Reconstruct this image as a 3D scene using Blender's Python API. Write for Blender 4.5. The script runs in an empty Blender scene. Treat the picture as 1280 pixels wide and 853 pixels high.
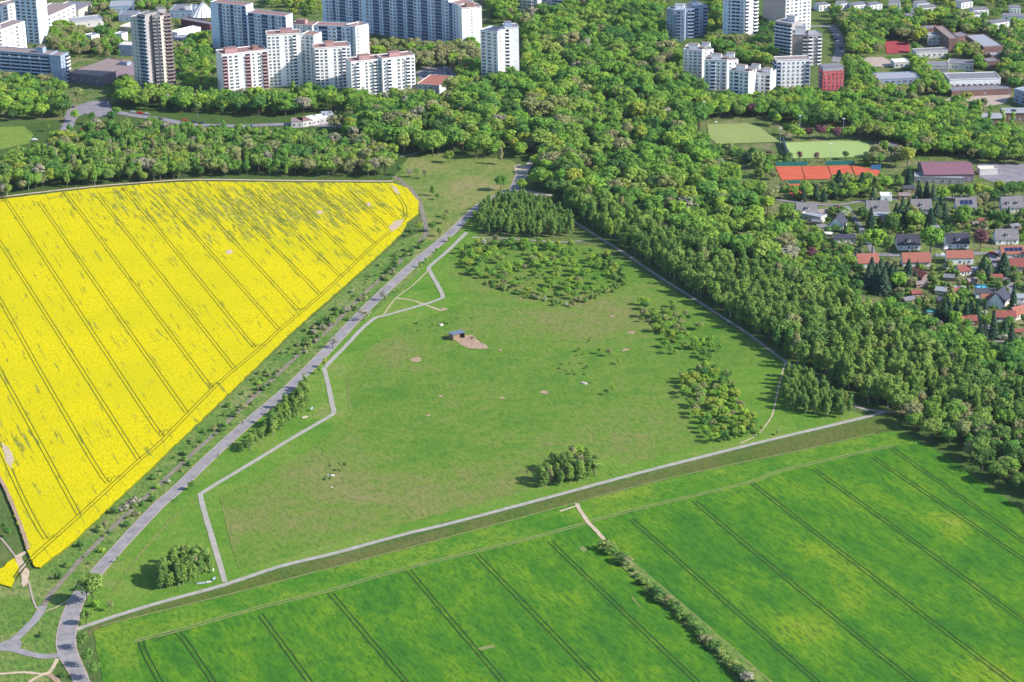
import bpy, bmesh, math, random
from mathutils import Vector, Matrix
S = bpy.context.scene
COL = S.collection
R = random.Random(7)

# ------------------------------------------------------------------ camera
CAM_H = 430.0
F_PX, PITCH, ROLL = 2897.3, math.radians(20.9447), math.radians(-1.002)
cam = bpy.data.objects.new('aerial_camera', bpy.data.cameras.new('aerial_camera'))
COL.objects.link(cam); S.camera = cam
cam.data.sensor_width = 36.0
cam.data.lens = F_PX / 1280 * 36
cam.data.clip_start = 1.0; cam.data.clip_end = 20000
_fw = Vector((0, math.cos(PITCH), -math.sin(PITCH)))
_up = Vector((0, math.sin(PITCH), math.cos(PITCH)))
_ri = Vector((1, 0, 0))
_c, _s = math.cos(ROLL), math.sin(ROLL)
CX = _c * _ri + _s * _up
CY = -_s * _ri + _c * _up
_m = Matrix((CX, CY, -_fw)).transposed().to_4x4(); _m.translation = (0, 0, CAM_H)
cam.matrix_world = _m

def G(px, py, z=0.0):
    """where the line of sight through a spot of the photograph meets the height z"""
    d = CX * (px - 640) + CY * (426.5 - py) + _fw * F_PX
    t = (z - CAM_H) / d.z
    return Vector((d.x * t, d.y * t, z))
def P(v):
    w = Vector(v) - Vector((0, 0, CAM_H)); k = F_PX / w.dot(_fw)
    return 640 + w.dot(CX) * k, 426.5 - w.dot(CY) * k

# ------------------------------------------------------------------ light
SUN_EL, SUN_AZ = math.radians(35), math.radians(-17)      # azimuth measured from +x towards +y
W = bpy.data.worlds.new('World'); S.world = W; W.use_nodes = True
wn = W.node_tree.nodes; bg = wn['Background']
sky = wn.new('ShaderNodeTexSky'); sky.sky_type = 'NISHITA'; sky.sun_disc = False
sky.sun_elevation = SUN_EL; sky.sun_rotation = math.pi / 2 - SUN_AZ; sky.altitude = 100
sky.air_density = 1.0; sky.dust_density = 0.6; sky.ozone_density = 4.0
W.node_tree.links.new(sky.outputs[0], bg.inputs[0]); bg.inputs[1].default_value = 0.15
sun = bpy.data.objects.new('sun', bpy.data.lights.new('sun', 'SUN')); COL.objects.link(sun)
sun.data.energy = 5.0; sun.data.angle = math.radians(0.5); sun.data.color = (1.0, 0.95, 0.86)
_sd = Vector((math.cos(SUN_EL) * math.cos(SUN_AZ), math.cos(SUN_EL) * math.sin(SUN_AZ), math.sin(SUN_EL)))
sun.rotation_euler = _sd.to_track_quat('Z', 'Y').to_euler()
S.view_settings.view_transform = 'Standard'; S.view_settings.look = 'None'
S.view_settings.exposure = 0.5; S.view_settings.gamma = 1.0
S.render.filter_size = 0.95; S.cycles.max_bounces = 5; S.cycles.diffuse_bounces = 2; S.cycles.glossy_bounces = 2
S.cycles.transmission_bounces = 3; S.cycles.transparent_max_bounces = 4

A_Y, A_G = math.radians(21.463), math.radians(23.222)       # how the rows of the two fields run
# ------------------------------------------------------------------ node helpers
class NT:
    def __init__(s, name, rough=0.9, spec=0.2):
        s.m = bpy.data.materials.new(name); s.m.use_nodes = True
        s.t = s.m.node_tree; s.b = s.t.nodes['Principled BSDF']
        s.b.inputs['Roughness'].default_value = rough
        s.b.inputs['Specular IOR Level'].default_value = spec
    def n(s, typ, **kw):
        nd = s.t.nodes.new('ShaderNode' + typ)
        for k, v in kw.items(): setattr(nd, k, v)
        return nd
    def l(s, a, b): s.t.links.new(a, b)
    def pos(s):
        return s.n('NewGeometry').outputs['Position']
    def noise(s, vec, scale, detail=3, rough=0.55, dist=0.0):
        nd = s.n('TexNoise'); nd.inputs['Scale'].default_value = scale
        nd.inputs['Detail'].default_value = detail; nd.inputs['Roughness'].default_value = rough
        nd.inputs['Distortion'].default_value = dist
        s.l(vec, nd.inputs['Vector']); return nd.outputs['Fac']
    def ramp(s, fac, stops, interp='LINEAR'):
        nd = s.n('ValToRGB'); cr = nd.color_ramp; cr.interpolation = interp
        while len(cr.elements) < len(stops): cr.elements.new(0.5)
        for e, (p, c) in zip(cr.elements, stops):
            e.position = p; e.color = (*c, 1) if len(c) == 3 else c
        s.l(fac, nd.inputs[0]); return nd.outputs[0]
    def mix(s, fac, a, b, typ='MIX'):
        nd = s.n('Mix', data_type='RGBA', blend_type=typ)
        for v, i in ((fac, 0), (a, 6), (b, 7)):
            if isinstance(v, (int, float)): nd.inputs[i].default_value = v
            elif isinstance(v, tuple): nd.inputs[i].default_value = (*v, 1)
            else: s.l(v, nd.inputs[i])
        return nd.outputs[2]
    def math(s, op, a, b=None, clamp=False):
        nd = s.n('Math', operation=op, use_clamp=clamp)
        for v, i in ((a, 0), (b, 1)):
            if v is None: continue
            if isinstance(v, (int, float)): nd.inputs[i].default_value = v
            else: s.l(v, nd.inputs[i])
        return nd.outputs[0]
    def rows(s, ang, a, b):
        """coordinates across and along a field's rows"""
        p = s.pos(); out = []
        for vec in ((math.cos(ang), math.sin(ang), 0), (-math.sin(ang), math.cos(ang), 0)):
            d = s.n('VectorMath', operation='DOT_PRODUCT'); s.l(p, d.inputs[0]); d.inputs[1].default_value = vec
            out.append(d.outputs['Value'])
        c = s.n('CombineXYZ'); s.l(s.math('MULTIPLY', out[0], a), c.inputs[0]); s.l(s.math('MULTIPLY', out[1], b), c.inputs[1])
        return c.outputs[0]
    def blob(s, c, r):
        """1 at c, 0 at distance r"""
        d = s.n('VectorMath', operation='DISTANCE'); s.l(s.pos(), d.inputs[0]); d.inputs[1].default_value = c
        return s.math('SUBTRACT', 1.0, s.math('DIVIDE', d.outputs['Value'], r), True)
    def bump(s, fac, strength=0.5, dist=0.3):
        b = s.n('Bump'); b.inputs['Strength'].default_value = strength; b.inputs['Distance'].default_value = dist
        s.l(fac, b.inputs['Height']); s.l(b.outputs[0], s.b.inputs['Normal'])
    def done(s, col=None):
        if col is not None:
            if isinstance(col, tuple): s.b.inputs['Base Color'].default_value = (*col, 1)
            else: s.l(col, s.b.inputs['Base Color'])
        return s.m

def plain(name, col, rough=0.8, var=0.12, scale=0.6, spec=0.25):
    """paint, render, roofing: one colour with weathering"""
    t = NT(name, rough, spec)
    f = t.noise(t.pos(), scale, 4, 0.6)
    lo = tuple(c * (1 - var * 1.5) for c in col); hi = tuple(min(1, c * (1 + var)) for c in col)
    return t.done(t.ramp(f, [(0.3, lo), (0.7, hi)]))

def glassy(name, col, rough=0.15, blinds=False):
    t = NT(name, rough, 0.5)
    f = t.noise(t.pos(), 0.9, 1)
    c = t.ramp(f, [(0.35, tuple(c * 0.5 for c in col)), (0.7, tuple(c * 1.7 for c in col))])
    if blinds:      # some flats have pale curtains or half-closed blinds
        w = t.n('TexWhiteNoise'); sn = t.n('VectorMath', operation='SNAP'); t.l(t.pos(), sn.inputs[0]); sn.inputs[1].default_value = (2.6, 2.6, 2.6); t.l(sn.outputs[0], w.inputs['Vector'])
        c = t.mix(t.ramp(w.outputs['Value'], [(0.60, (0, 0, 0)), (0.64, (0.5,) * 3), (0.85, (0.75,) * 3)], 'CONSTANT'), c, (0.36, 0.36, 0.36))
    return t.done(c)

def grass(name, stops, big=0.012, mid=0.07, fine=0.8, finew=0.5, dark=(0.03, 0.06, 0.012)):
    t = NT(name, 1.0, 0.05); p = t.pos()
    f = t.math('ADD', t.math('MULTIPLY', t.noise(p, big, 4, 0.6, 0.6), 0.62), t.math('MULTIPLY', t.noise(p, mid, 4, 0.65), 0.38))
    c = t.ramp(f, stops)
    g = t.noise(t.rows(A_G, fine * 0.75, fine * 0.24), 1.0, 3, 0.75)
    c = t.mix(t.ramp(g, [(0.33, (finew,) * 3), (0.58, (0, 0, 0))]), c, dark)
    t.bump(g, 0.5, 0.35)
    return t.done(c)

# ------------------------------------------------------------------ materials
M = {}
M['ground'] = grass('rough_ground', [(0.3, (0.055, 0.10, 0.025)), (0.5, (0.10, 0.15, 0.04)), (0.7, (0.17, 0.18, 0.06))])
M['forest_floor'] = grass('forest_floor', [(0.3, (0.045, 0.095, 0.02)), (0.55, (0.08, 0.125, 0.03)), (0.75, (0.13, 0.13, 0.05))])
M['verge'] = grass('verge_grass', [(0.32, (0.075, 0.185, 0.020)), (0.46, (0.12, 0.235, 0.026)), (0.56, (0.165, 0.255, 0.04)), (0.68, (0.23, 0.24, 0.075))], big=0.028, mid=0.16, fine=1.0, finew=0.55, dark=(0.045, 0.12, 0.02))
M['weeds'] = grass('weedy_strip', [(0.32, (0.07, 0.17, 0.025)), (0.45, (0.13, 0.225, 0.04)), (0.55, (0.19, 0.245, 0.06)), (0.68, (0.30, 0.28, 0.13))], big=0.05, mid=0.25, fine=0.95, finew=0.8, dark=(0.04, 0.09, 0.025))
def pasture():
    t = NT('pasture', 1.0, 0.05); p = t.pos()
    dry = None
    for (x, y, r) in ((300, 655, 42), (470, 632, 75), (640, 600, 60), (700, 392, 60), (470, 445, 45), (770, 400, 50), (800, 545, 50), (600, 355, 40), (400, 590, 40), (860, 500, 40)):
        b = t.blob(G(x, y), r); dry = b if dry is None else t.math('ADD', dry, b)
    f = t.math('ADD', t.math('MULTIPLY', t.noise(p, 0.02, 5, 0.65, 0.8), 0.45), t.math('MULTIPLY', t.noise(p, 0.11, 5, 0.7, 0.4), 0.50))
    f = t.math('ADD', f, t.math('MULTIPLY', dry, 0.14))
    c = t.ramp(f, [(0.36, (0.076, 0.180, 0.020)), (0.46, (0.112, 0.210, 0.028)), (0.54, (0.150, 0.225, 0.036)), (0.63, (0.185, 0.210, 0.055)), (0.74, (0.24, 0.215, 0.085))])
    g = t.noise(t.rows(A_G, 0.62, 0.21), 1.0, 4, 0.8)
    c = t.mix(t.ramp(g, [(0.36, (0.65,) * 3), (0.55, (0, 0, 0))]), c, (0.04, 0.12, 0.018))
    c = t.mix(t.ramp(t.noise(p, 0.35, 3, 0.7), [(0.60, (0, 0, 0)), (0.72, (0.5,) * 3)]), c, (0.24, 0.24, 0.08))
    t.bump(g, 0.5, 0.35); return t.done(c)
M['meadow'] = pasture()
M['lawn'] = grass('lawn', [(0.3, (0.12, 0.20, 0.035)), (0.6, (0.2, 0.27, 0.05)), (0.8, (0.26, 0.27, 0.08))], big=0.05, finew=0.3)
M['garden'] = grass('garden_ground', [(0.32, (0.06, 0.12, 0.03)), (0.45, (0.11, 0.17, 0.04)), (0.54, (0.18, 0.20, 0.075)), (0.63, (0.27, 0.23, 0.14)), (0.7, (0.33, 0.29, 0.2))], big=0.06, mid=0.2, finew=0.7)
M['ditch'] = grass('ditch_grass', [(0.34, (0.07, 0.13, 0.022)), (0.48, (0.11, 0.15, 0.03)), (0.58, (0.135, 0.14, 0.042)), (0.7, (0.19, 0.165, 0.07))], big=0.03, mid=0.35, fine=1.0, finew=0.6)
M['brush'] = grass('dry_heath', [(0.34, (0.11, 0.19, 0.035)), (0.48, (0.19, 0.24, 0.06)), (0.58, (0.26, 0.24, 0.09)), (0.7, (0.33, 0.26, 0.15))], big=0.025, mid=0.15)

def soil(name, a, b, scale=0.5):
    t = NT(name, 1.0, 0.1); f = t.noise(t.pos(), scale, 5, 0.7)
    t.bump(f, 0.4, 0.2); return t.done(t.ramp(f, [(0.3, a), (0.7, b)]))
M['sand'] = soil('bare_soil', (0.36, 0.27, 0.18), (0.62, 0.50, 0.37))
M['mud'] = soil('trodden_earth', (0.22, 0.14, 0.09), (0.50, 0.36, 0.26), 0.7)
M['asphalt'] = soil('worn_asphalt', (0.19, 0.175, 0.18), (0.335, 0.31, 0.315), 0.16)
M['street'] = soil('street_asphalt', (0.17, 0.16, 0.19), (0.30, 0.27, 0.29), 0.15)
M['track'] = soil('cobbled_track', (0.13, 0.12, 0.09), (0.30, 0.25, 0.20), 0.35)
M['path'] = soil('light_paving', (0.27, 0.26, 0.22), (0.42, 0.385, 0.34), 0.3)
M['gravel'] = soil('gravel', (0.17, 0.17, 0.12), (0.45, 0.40, 0.36), 0.3)
M['yard'] = soil('sandy_yard', (0.34, 0.27, 0.23), (0.45, 0.36, 0.31), 0.2)
M['clay'] = soil('clay_court', (0.46, 0.09, 0.05), (0.55, 0.13, 0.075), 0.12)
M['tartan'] = soil('running_track', (0.30, 0.05, 0.06), (0.36, 0.07, 0.08), 0.2)
M['turf'] = soil('artificial_turf', (0.27, 0.37, 0.12), (0.32, 0.41, 0.15), 0.05)
M['turf2'] = soil('hockey_turf', (0.235, 0.285, 0.09), (0.27, 0.315, 0.11), 0.05)
M['line'] = plain('line_paint', (0.78, 0.78, 0.75), 0.7)
M['tramdark'] = soil('wheel_rut_in_rape', (0.05, 0.075, 0.008), (0.13, 0.13, 0.012), 0.5)
M['tramgreen'] = soil('wheel_rut_in_wheat', (0.014, 0.035, 0.010), (0.045, 0.070, 0.020), 0.2)
M['stems'] = soil('green_stems', (0.05, 0.09, 0.012), (0.22, 0.22, 0.012), 1.2)
M['trampale'] = soil('trodden_wheat', (0.13, 0.20, 0.05), (0.27, 0.25, 0.11), 0.25)

def rape():
    t = NT('flowering_rape', 1.0, 0.0); p = t.pos()
    g = t.noise(t.rows(A_Y, 0.95, 0.33), 1.0, 5, 0.85)
    c = t.ramp(g, [(0.27, (0.10, 0.13, 0.006)), (0.36, (0.34, 0.32, 0.006)), (0.46, (0.55, 0.455, 0.006)), (0.56, (0.64, 0.53, 0.006)), (0.7, (0.70, 0.60, 0.008))])
    b = t.noise(p, 0.02, 4, 0.6)
    c = t.mix(t.ramp(b, [(0.36, (0.55,) * 3), (0.6, (0, 0, 0))]), c, (0.46, 0.43, 0.008))
    st = t.noise(t.rows(A_Y, 0.5, 0.035), 1.0, 4, 0.68)
    mask = t.math('ADD', t.blob(G(315, 262), 105), t.math('ADD', t.math('MULTIPLY', t.blob(G(400, 262), 85), 0.55), t.math('MULTIPLY', t.blob(G(150, 246), 70), 0.55)), True)
    mask = t.math('ADD', mask, t.math('ADD', t.math('MULTIPLY', t.blob(G(5, 555), 32), 0.7), t.math('MULTIPLY', t.blob(G(440, 330), 45), 0.4)), True)
    thr = t.math('ADD', st, t.math('MULTIPLY', mask, 0.15))
    k = t.ramp(thr, [(0.595, (0, 0, 0)), (0.645, (1, 1, 1))])
    weak = t.ramp(t.noise(p, 0.3, 3), [(0.4, (0.11, 0.16, 0.03)), (0.56, (0.22, 0.225, 0.035)), (0.72, (0.40, 0.33, 0.18))])
    c = t.mix(t.math('MULTIPLY', k, 0.8), c, weak)
    t.bump(g, 0.6, 0.4)
    return t.done(c)
M['rape'] = rape()
def wheat():
    t = NT('young_wheat', 1.0, 0.05); p = t.pos()
    f = t.math('ADD', t.math('MULTIPLY', t.noise(t.rows(A_G, 0.045, 0.02), 1.0, 6, 0.68, 0.6), 0.56), t.math('MULTIPLY', t.noise(t.rows(A_G, 0.14, 0.03), 1.0, 6, 0.75), 0.40))
    bare = t.math('ADD', t.blob(G(1235, 838), 26), t.math('ADD', t.blob(G(1185, 655), 20), t.math('ADD', t.math('MULTIPLY', t.blob(G(1020, 690), 14), .7), t.blob(G(1000, 780), 22))))
    f = t.math('ADD', f, t.math('MULTIPLY', bare, 0.13))
    c = t.ramp(f, [(0.36, (0.036, 0.135, 0.016)), (0.45, (0.064, 0.185, 0.014)), (0.53, (0.105, 0.225, 0.014)), (0.60, (0.165, 0.27, 0.016)), (0.69, (0.25, 0.29, 0.04)), (0.80, (0.32, 0.27, 0.14))])
    g = t.noise(t.rows(A_G, 0.6, 0.15), 1.0, 5, 0.85)
    c = t.mix(t.ramp(g, [(0.38, (0.85,) * 3), (0.54, (0, 0, 0))]), c, (0.022, 0.095, 0.014))
    c = t.mix(t.ramp(g, [(0.58, (0, 0, 0)), (0.74, (0.5,) * 3)]), c, (0.19, 0.27, 0.035))
    t.bump(g, 0.4, 0.25)
    return t.done(c)
M['wheat'] = wheat()
def wheat2():
    t = NT('headland_wheat', 1.0, 0.05); p = t.pos()
    f = t.math('ADD', t.math('MULTIPLY', t.noise(p, 0.03, 4, 0.6, 0.6), 0.6), t.math('MULTIPLY', t.noise(p, 0.14, 4, 0.7), 0.4))
    c = t.ramp(f, [(0.34, (0.035, 0.165, 0.012)), (0.48, (0.095, 0.215, 0.02)), (0.60, (0.17, 0.265, 0.024)), (0.72, (0.27, 0.31, 0.04))])
    g = t.noise(t.rows(A_G, 0.7, 0.24), 1.0, 4, 0.8)
    c = t.mix(t.ramp(g, [(0.36, (0.7,) * 3), (0.55, (0, 0, 0))]), c, (0.02, 0.09, 0.01))
    t.bump(g, 0.4, 0.25); return t.done(c)
M['wheat2'] = wheat2()

for k, c, r in (('white', (0.86, 0.85, 0.84), 0.7), ('offwhite', (0.62, 0.60, 0.58), 0.8), ('cream', (0.68, 0.60, 0.50), 0.8),
                ('shade_blue_white', (0.66, 0.75, 0.88), 0.8), ('paleblue', (0.48, 0.60, 0.78), 0.8), ('recess', (0.07, 0.11, 0.20), 0.6),  # first entry: blue of the shaded sides mixed into the white facade colour
                ('redpanel', (0.46, 0.27, 0.27), 0.8), ('brick_red', (0.56, 0.11, 0.12), 0.8), ('brown', (0.30, 0.23, 0.21), 0.85),
                ('taupe', (0.40, 0.36, 0.36), 0.85), ('purplebrown', (0.20, 0.15, 0.20), 0.8), ('greyblue', (0.31, 0.39, 0.52), 0.8),
                ('concrete', (0.40, 0.38, 0.38), 0.85), ('brick', (0.22, 0.13, 0.11), 0.9), ('maroon', (0.16, 0.06, 0.075), 0.8),
                ('roof_red', (0.28, 0.165, 0.145), 0.9), ('roof_grey', (0.20, 0.195, 0.22), 0.9), ('roof_light', (0.31, 0.32, 0.36), 0.9),
                ('roof_brown', (0.27, 0.21, 0.20), 0.9), ('roof_slate', (0.075, 0.075, 0.095), 0.8), ('tile_orange', (0.33, 0.125, 0.09), 0.85),
                ('tile_red', (0.27, 0.085, 0.07), 0.85), ('tile_grey', (0.20, 0.185, 0.19), 0.85), ('tile_dark', (0.055, 0.055, 0.08), 0.8),
                ('purple_roof', (0.22, 0.105, 0.135), 0.8), ('metal', (0.36, 0.40, 0.47), 0.5), ('blue_roof', (0.16, 0.19, 0.27), 0.5),
                ('wood', (0.32, 0.22, 0.14), 0.85), ('pale_wood', (0.60, 0.52, 0.36), 0.8), ('green_screen', (0.03, 0.20, 0.19), 0.8),
                ('blue_screen', (0.03, 0.16, 0.34), 0.8), ('bark', (0.12, 0.09, 0.07), 0.95), ('birch_bark', (0.45, 0.43, 0.40), 0.9),
                ('stone', (0.52, 0.47, 0.42), 0.9), ('pool_rim', (0.75, 0.74, 0.72), 0.7), ('black', (0.015, 0.015, 0.018), 0.6),
                ('skin', (0.50, 0.30, 0.22), 0.6), ('shirt', (0.03, 0.03, 0.05), 0.9), ('trousers', (0.05, 0.06, 0.10), 0.9),
                ('hide', (0.035, 0.022, 0.016), 0.8), ('hide_brown', (0.10, 0.05, 0.03), 0.8)):
    M[k] = plain(k.replace('_', ' ') + ' finish', c, r)
M['glass'] = glassy('window_glass', (0.06, 0.08, 0.11), 0.15, True)
M['dark_glass'] = glassy('darker_glass', (0.025, 0.035, 0.06))  # darker pane colour for balcony doors and car windows
M['water'] = glassy('pool_water', (0.10, 0.42, 0.55), 0.1)
M['solar'] = glassy('solar_panel', (0.02, 0.03, 0.09), 0.2)
for i, c in enumerate(((0.75, 0.75, 0.75), (0.04, 0.05, 0.07), (0.35, 0.36, 0.38), (0.45, 0.03, 0.03), (0.05, 0.10, 0.28))):
    M['car%d' % i] = plain('car paint', c, 0.3, 0.03)

def leaf(name, stops, trans=0.32, low=0.0):
    """leaf colour: each tree its own tone out of the palette, each spray of leaves a little off it"""
    t = NT(name, 1.0, 0.0)
    oi = t.n('ObjectInfo')
    f = oi.outputs['Random']
    if low:
        f = t.math('ADD', t.math('MULTIPLY', f, 1 - low), t.math('MULTIPLY', t.ramp(t.noise(oi.outputs['Location'], 0.014, 3, 0.6), [(0.36, (0, 0, 0)), (0.64, (1, 1, 1))]), low))
    c = t.ramp(f, [(p_, tuple(min(.8, v * 1.85) for v in cc)) for p_, cc in stops])
    isl = t.n('NewGeometry').outputs['Random Per Island']
    c = t.mix(0.85, c, t.ramp(isl, [(0.0, (0.66, 0.70, 0.68)), (0.5, (0.97, 0.97, 0.97)), (1.0, (1.28, 1.22, 1.05))]), 'MULTIPLY')
    d = t.n('BsdfDiffuse'); tr = t.n('BsdfTranslucent'); mx = t.n('MixShader'); mx.inputs[0].default_value = trans
    t.l(c, d.inputs[0]); t.l(c, tr.inputs[0]); t.l(d.outputs[0], mx.inputs[1]); t.l(tr.outputs[0], mx.inputs[2])
    out = [n for n in t.t.nodes if n.type == 'OUTPUT_MATERIAL'][0]
    t.l(mx.outputs[0], out.inputs['Surface']); t.t.nodes.remove(t.b)
    return t.m
L = {}
L['mixed'] = leaf('mixed_foliage', [(0.0, (0.045, 0.115, 0.035)), (0.25, (0.07, 0.155, 0.035)), (0.48, (0.105, 0.20, 0.035)), (0.68, (0.145, 0.225, 0.04)), (0.82, (0.175, 0.225, 0.05)), (0.93, (0.155, 0.16, 0.065)), (1.0, (0.19, 0.25, 0.04))], low=0.5)
L['fresh'] = leaf('fresh_foliage', [(0.0, (0.09, 0.19, 0.035)), (0.5, (0.14, 0.25, 0.035)), (1.0, (0.20, 0.28, 0.04))])
L['dusky'] = leaf('budding_foliage', [(0.0, (0.15, 0.155, 0.075)), (0.5, (0.195, 0.19, 0.09)), (1.0, (0.165, 0.20, 0.07))])
L['birch'] = leaf('birch_foliage', [(0.0, (0.07, 0.13, 0.036)), (0.4, (0.105, 0.172, 0.04)), (0.75, (0.14, 0.205, 0.045)), (1.0, (0.17, 0.205, 0.055))], low=0.3)
L['poplar'] = leaf('poplar_foliage', [(0.0, (0.07, 0.135, 0.038)), (1.0, (0.11, 0.18, 0.042))])
L['conifer'] = leaf('conifer_needles', [(0.0, (0.018, 0.04, 0.026)), (0.6, (0.03, 0.058, 0.033)), (1.0, (0.045, 0.072, 0.046))], 0.1)
L['copper'] = leaf('copper_foliage', [(0.0, (0.085, 0.035, 0.05)), (1.0, (0.13, 0.06, 0.065))], 0.15)
L['blossom'] = leaf('white_blossom', [(0.0, (0.19, 0.23, 0.14)), (1.0, (0.27, 0.28, 0.21))])
L['yellow'] = leaf('yellow_green_foliage', [(0.0, (0.155, 0.215, 0.035)), (1.0, (0.205, 0.235, 0.04))])
L['twig'] = leaf('bare_twigs', [(0.0, (0.14, 0.13, 0.10)), (1.0, (0.19, 0.18, 0.13))], 0.1)
L['shrub'] = leaf('shrub_foliage', [(0.0, (0.06, 0.12, 0.035)), (0.5, (0.10, 0.18, 0.04)), (0.85, (0.17, 0.21, 0.06)), (1.0, (0.20, 0.18, 0.09))], low=0.2)
L['dark'] = leaf('dark_foliage', [(0.0, (0.045, 0.095, 0.03)), (1.0, (0.075, 0.14, 0.035))])

# ------------------------------------------------------------------ mesh and object helpers
class MB:
    def __init__(s): s.v = []; s.f = []; s.m = []
    def quad(s, pts, mi=0):
        i = len(s.v); s.v += [tuple(p) for p in pts]; s.f.append(tuple(range(i, i + len(pts)))); s.m.append(mi)
    def prism(s, pts, z0, z1, mi=0, top=None):
        n = len(pts); i = len(s.v)
        s.v += [(p[0], p[1], z0) for p in pts] + [(p[0], p[1], z1) for p in pts]
        for k in range(n):
            j = (k + 1) % n; s.f.append((i + k, i + j, i + n + j, i + n + k)); s.m.append(mi)
        s.f.append(tuple(i + n + k for k in range(n))); s.m.append(mi if top is None else top)
        s.f.append(tuple(i + n - 1 - k for k in range(n))); s.m.append(mi)
    def box(s, c, sz, mi=0, rot=0.0):
        cr, sr = math.cos(rot), math.sin(rot); hx, hy = sz[0] / 2, sz[1] / 2
        pts = [(c[0] + x * cr - y * sr, c[1] + x * sr + y * cr) for x, y in ((-hx, -hy), (hx, -hy), (hx, hy), (-hx, hy))]
        s.prism(pts, c[2] - sz[2] / 2, c[2] + sz[2] / 2, mi)
    def tube(s, pts, radii, n=6, mi=0):
        rings = []
        for k, p in enumerate(pts):
            p = Vector(p); d = Vector(pts[min(k + 1, len(pts) - 1)]) - Vector(pts[max(k - 1, 0)])
            q = d.to_track_quat('Z', 'Y'); rings.append(len(s.v))
            for a in range(n):
                s.v.append(tuple(p + q @ Vector((math.cos(a * 2 * math.pi / n) * radii[k], math.sin(a * 2 * math.pi / n) * radii[k], 0))))
        for k in range(len(pts) - 1):
            for a in range(n):
                b = (a + 1) % n; s.f.append((rings[k] + a, rings[k] + b, rings[k + 1] + b, rings[k + 1] + a)); s.m.append(mi)
        s.f.append(tuple(rings[-1] + a for a in range(n))); s.m.append(mi)
        s.f.append(tuple(rings[0] + n - 1 - a for a in range(n))); s.m.append(mi)
    def mesh(s, name, mats):
        me = bpy.data.meshes.new(name); me.from_pydata(s.v, [], s.f)
        for m in (mats if isinstance(mats, (list, tuple)) else [mats]): me.materials.append(m)
        if any(s.m): me.polygons.foreach_set('material_index', s.m)
        me.update(); return me
    def build(s, name, mats, parent=None): return obj(name, s.mesh(name, mats), parent)

def obj(name, data, parent=None, loc=None, rz=None, scale=None):
    o = bpy.data.objects.new(name, data); COL.objects.link(o)
    if parent is not None: o.parent = parent
    if loc is not None: o.location = loc
    if rz is not None: o.rotation_euler = (0, 0, rz)
    if scale is not None: o.scale = scale
    return o
def tag(o, label, cat, group=None, kind=None):
    o['label'] = label; o['category'] = cat
    if group: o['group'] = group
    if kind: o['kind'] = kind
    return o
def thing(name, label, cat, loc, rz=0.0, group=None):
    return tag(obj(name, None, None, loc, rz), label, cat, group)
def structure(o, kind='structure'): o['kind'] = kind; return o

_lay = [0.0]
NATURAL = {'verge_grass': .55, 'weedy_strip': .6, 'pasture': .5, 'flowering_rape': .38, 'ditch_grass': .35, 'forest_floor': 1.0, 'dry_heath': .8, 'young_wheat': .3, 'headland_wheat': .25, 'bare_soil': .4, 'trodden_earth': .5, 'lawn': .4}
def sheet(name, pts, z, mat, parent=None, skirt=0.0, st=True):
    """flat ground cover from an outline in the photograph"""
    _lay[0] += 0.0017; z += _lay[0]
    w = [G(x, y) for x, y in pts]
    if mat.name in NATURAL:      # ragged natural margins
        rw = []; amp = NATURAL[mat.name]
        for a_, b_ in zip(w, w[1:] + w[:1]):
            k_ = max(1, min(160, int((b_ - a_).length / 2.5)))
            rw += [a_.lerp(b_, q / k_) + Vector((R.uniform(-amp, amp), R.uniform(-amp, amp) * 1.6, 0)) * (1 if q else .2) for q in range(k_)]
        w = rw
    ar = sum(a.x * b.y - b.x * a.y for a, b in zip(w, w[1:] + w[:1]))
    if ar < 0: w.reverse()
    mb = MB()
    if skirt: mb.prism([(p.x, p.y) for p in w], z - skirt, z, 1, 0)
    else: mb.quad([(p.x, p.y, z) for p in w])
    o = mb.build(name, [mat, M['stems']] if skirt else mat, parent)
    bm = bmesh.new(); bm.from_mesh(o.data); bmesh.ops.triangulate(bm, faces=[f for f in bm.faces if len(f.verts) > 4]); bm.to_mesh(o.data); bm.free()
    if st and parent is None: structure(o)
    return o

def smooth(w, n=4):
    out = []
    for i in range(len(w) - 1):
        p0, p1, p2, p3 = w[max(i - 1, 0)], w[i], w[i + 1], w[min(i + 2, len(w) - 1)]
        for k in range(n):
            t = k / n
            out.append(0.5 * ((2 * p1) + (p2 - p0) * t + (2 * p0 - 5 * p1 + 4 * p2 - p3) * t * t + (3 * p1 - p0 - 3 * p2 + p3) * t ** 3))
    out.append(w[-1]); return out
def strip_pts(w, width, off=0.0):
    L_, R_ = [], []; jr = random.Random(len(w))
    for i, p in enumerate(w):
        d = (w[min(i + 1, len(w) - 1)] - w[max(i - 1, 0)]); d.z = 0; d.normalize(); n = Vector((-d.y, d.x, 0))
        wd = width if not isinstance(width, list) else width[i]
        ja, jb = (jr.uniform(-.13, .13), jr.uniform(-.13, .13)) if 1.2 < wd < 5 else (0, 0)
        L_.append(p + n * (off + wd / 2 + ja)); R_.append(p + n * (off - wd / 2 - jb))
    return L_, R_
def ribbon_mb(mb, w, width, z, off=0.0, thick=0.0, mi=0):
    L_, R_ = strip_pts(w, width, off)
    for i in range(len(w) - 1):
        mb.quad([(q.x, q.y, z) for q in (R_[i], R_[i + 1], L_[i + 1], L_[i])], mi)
def ribbon(name, pts, width, z, mat, sm=4, parent=None):
    _lay[0] += 0.0017; z += _lay[0]
    w = [G(x, y) for x, y in pts]
    if sm:
        if isinstance(width, list):
            ww = [];
            for i in range(len(width) - 1): ww += [width[i] + (width[i + 1] - width[i]) * k / sm for k in range(sm)]
            width = ww + [width[-1]]
        w = smooth(w, sm)
    mb = MB(); ribbon_mb(mb, w, width, z); o = mb.build(name, mat, parent)
    if parent is None: structure(o)
    return o

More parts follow.
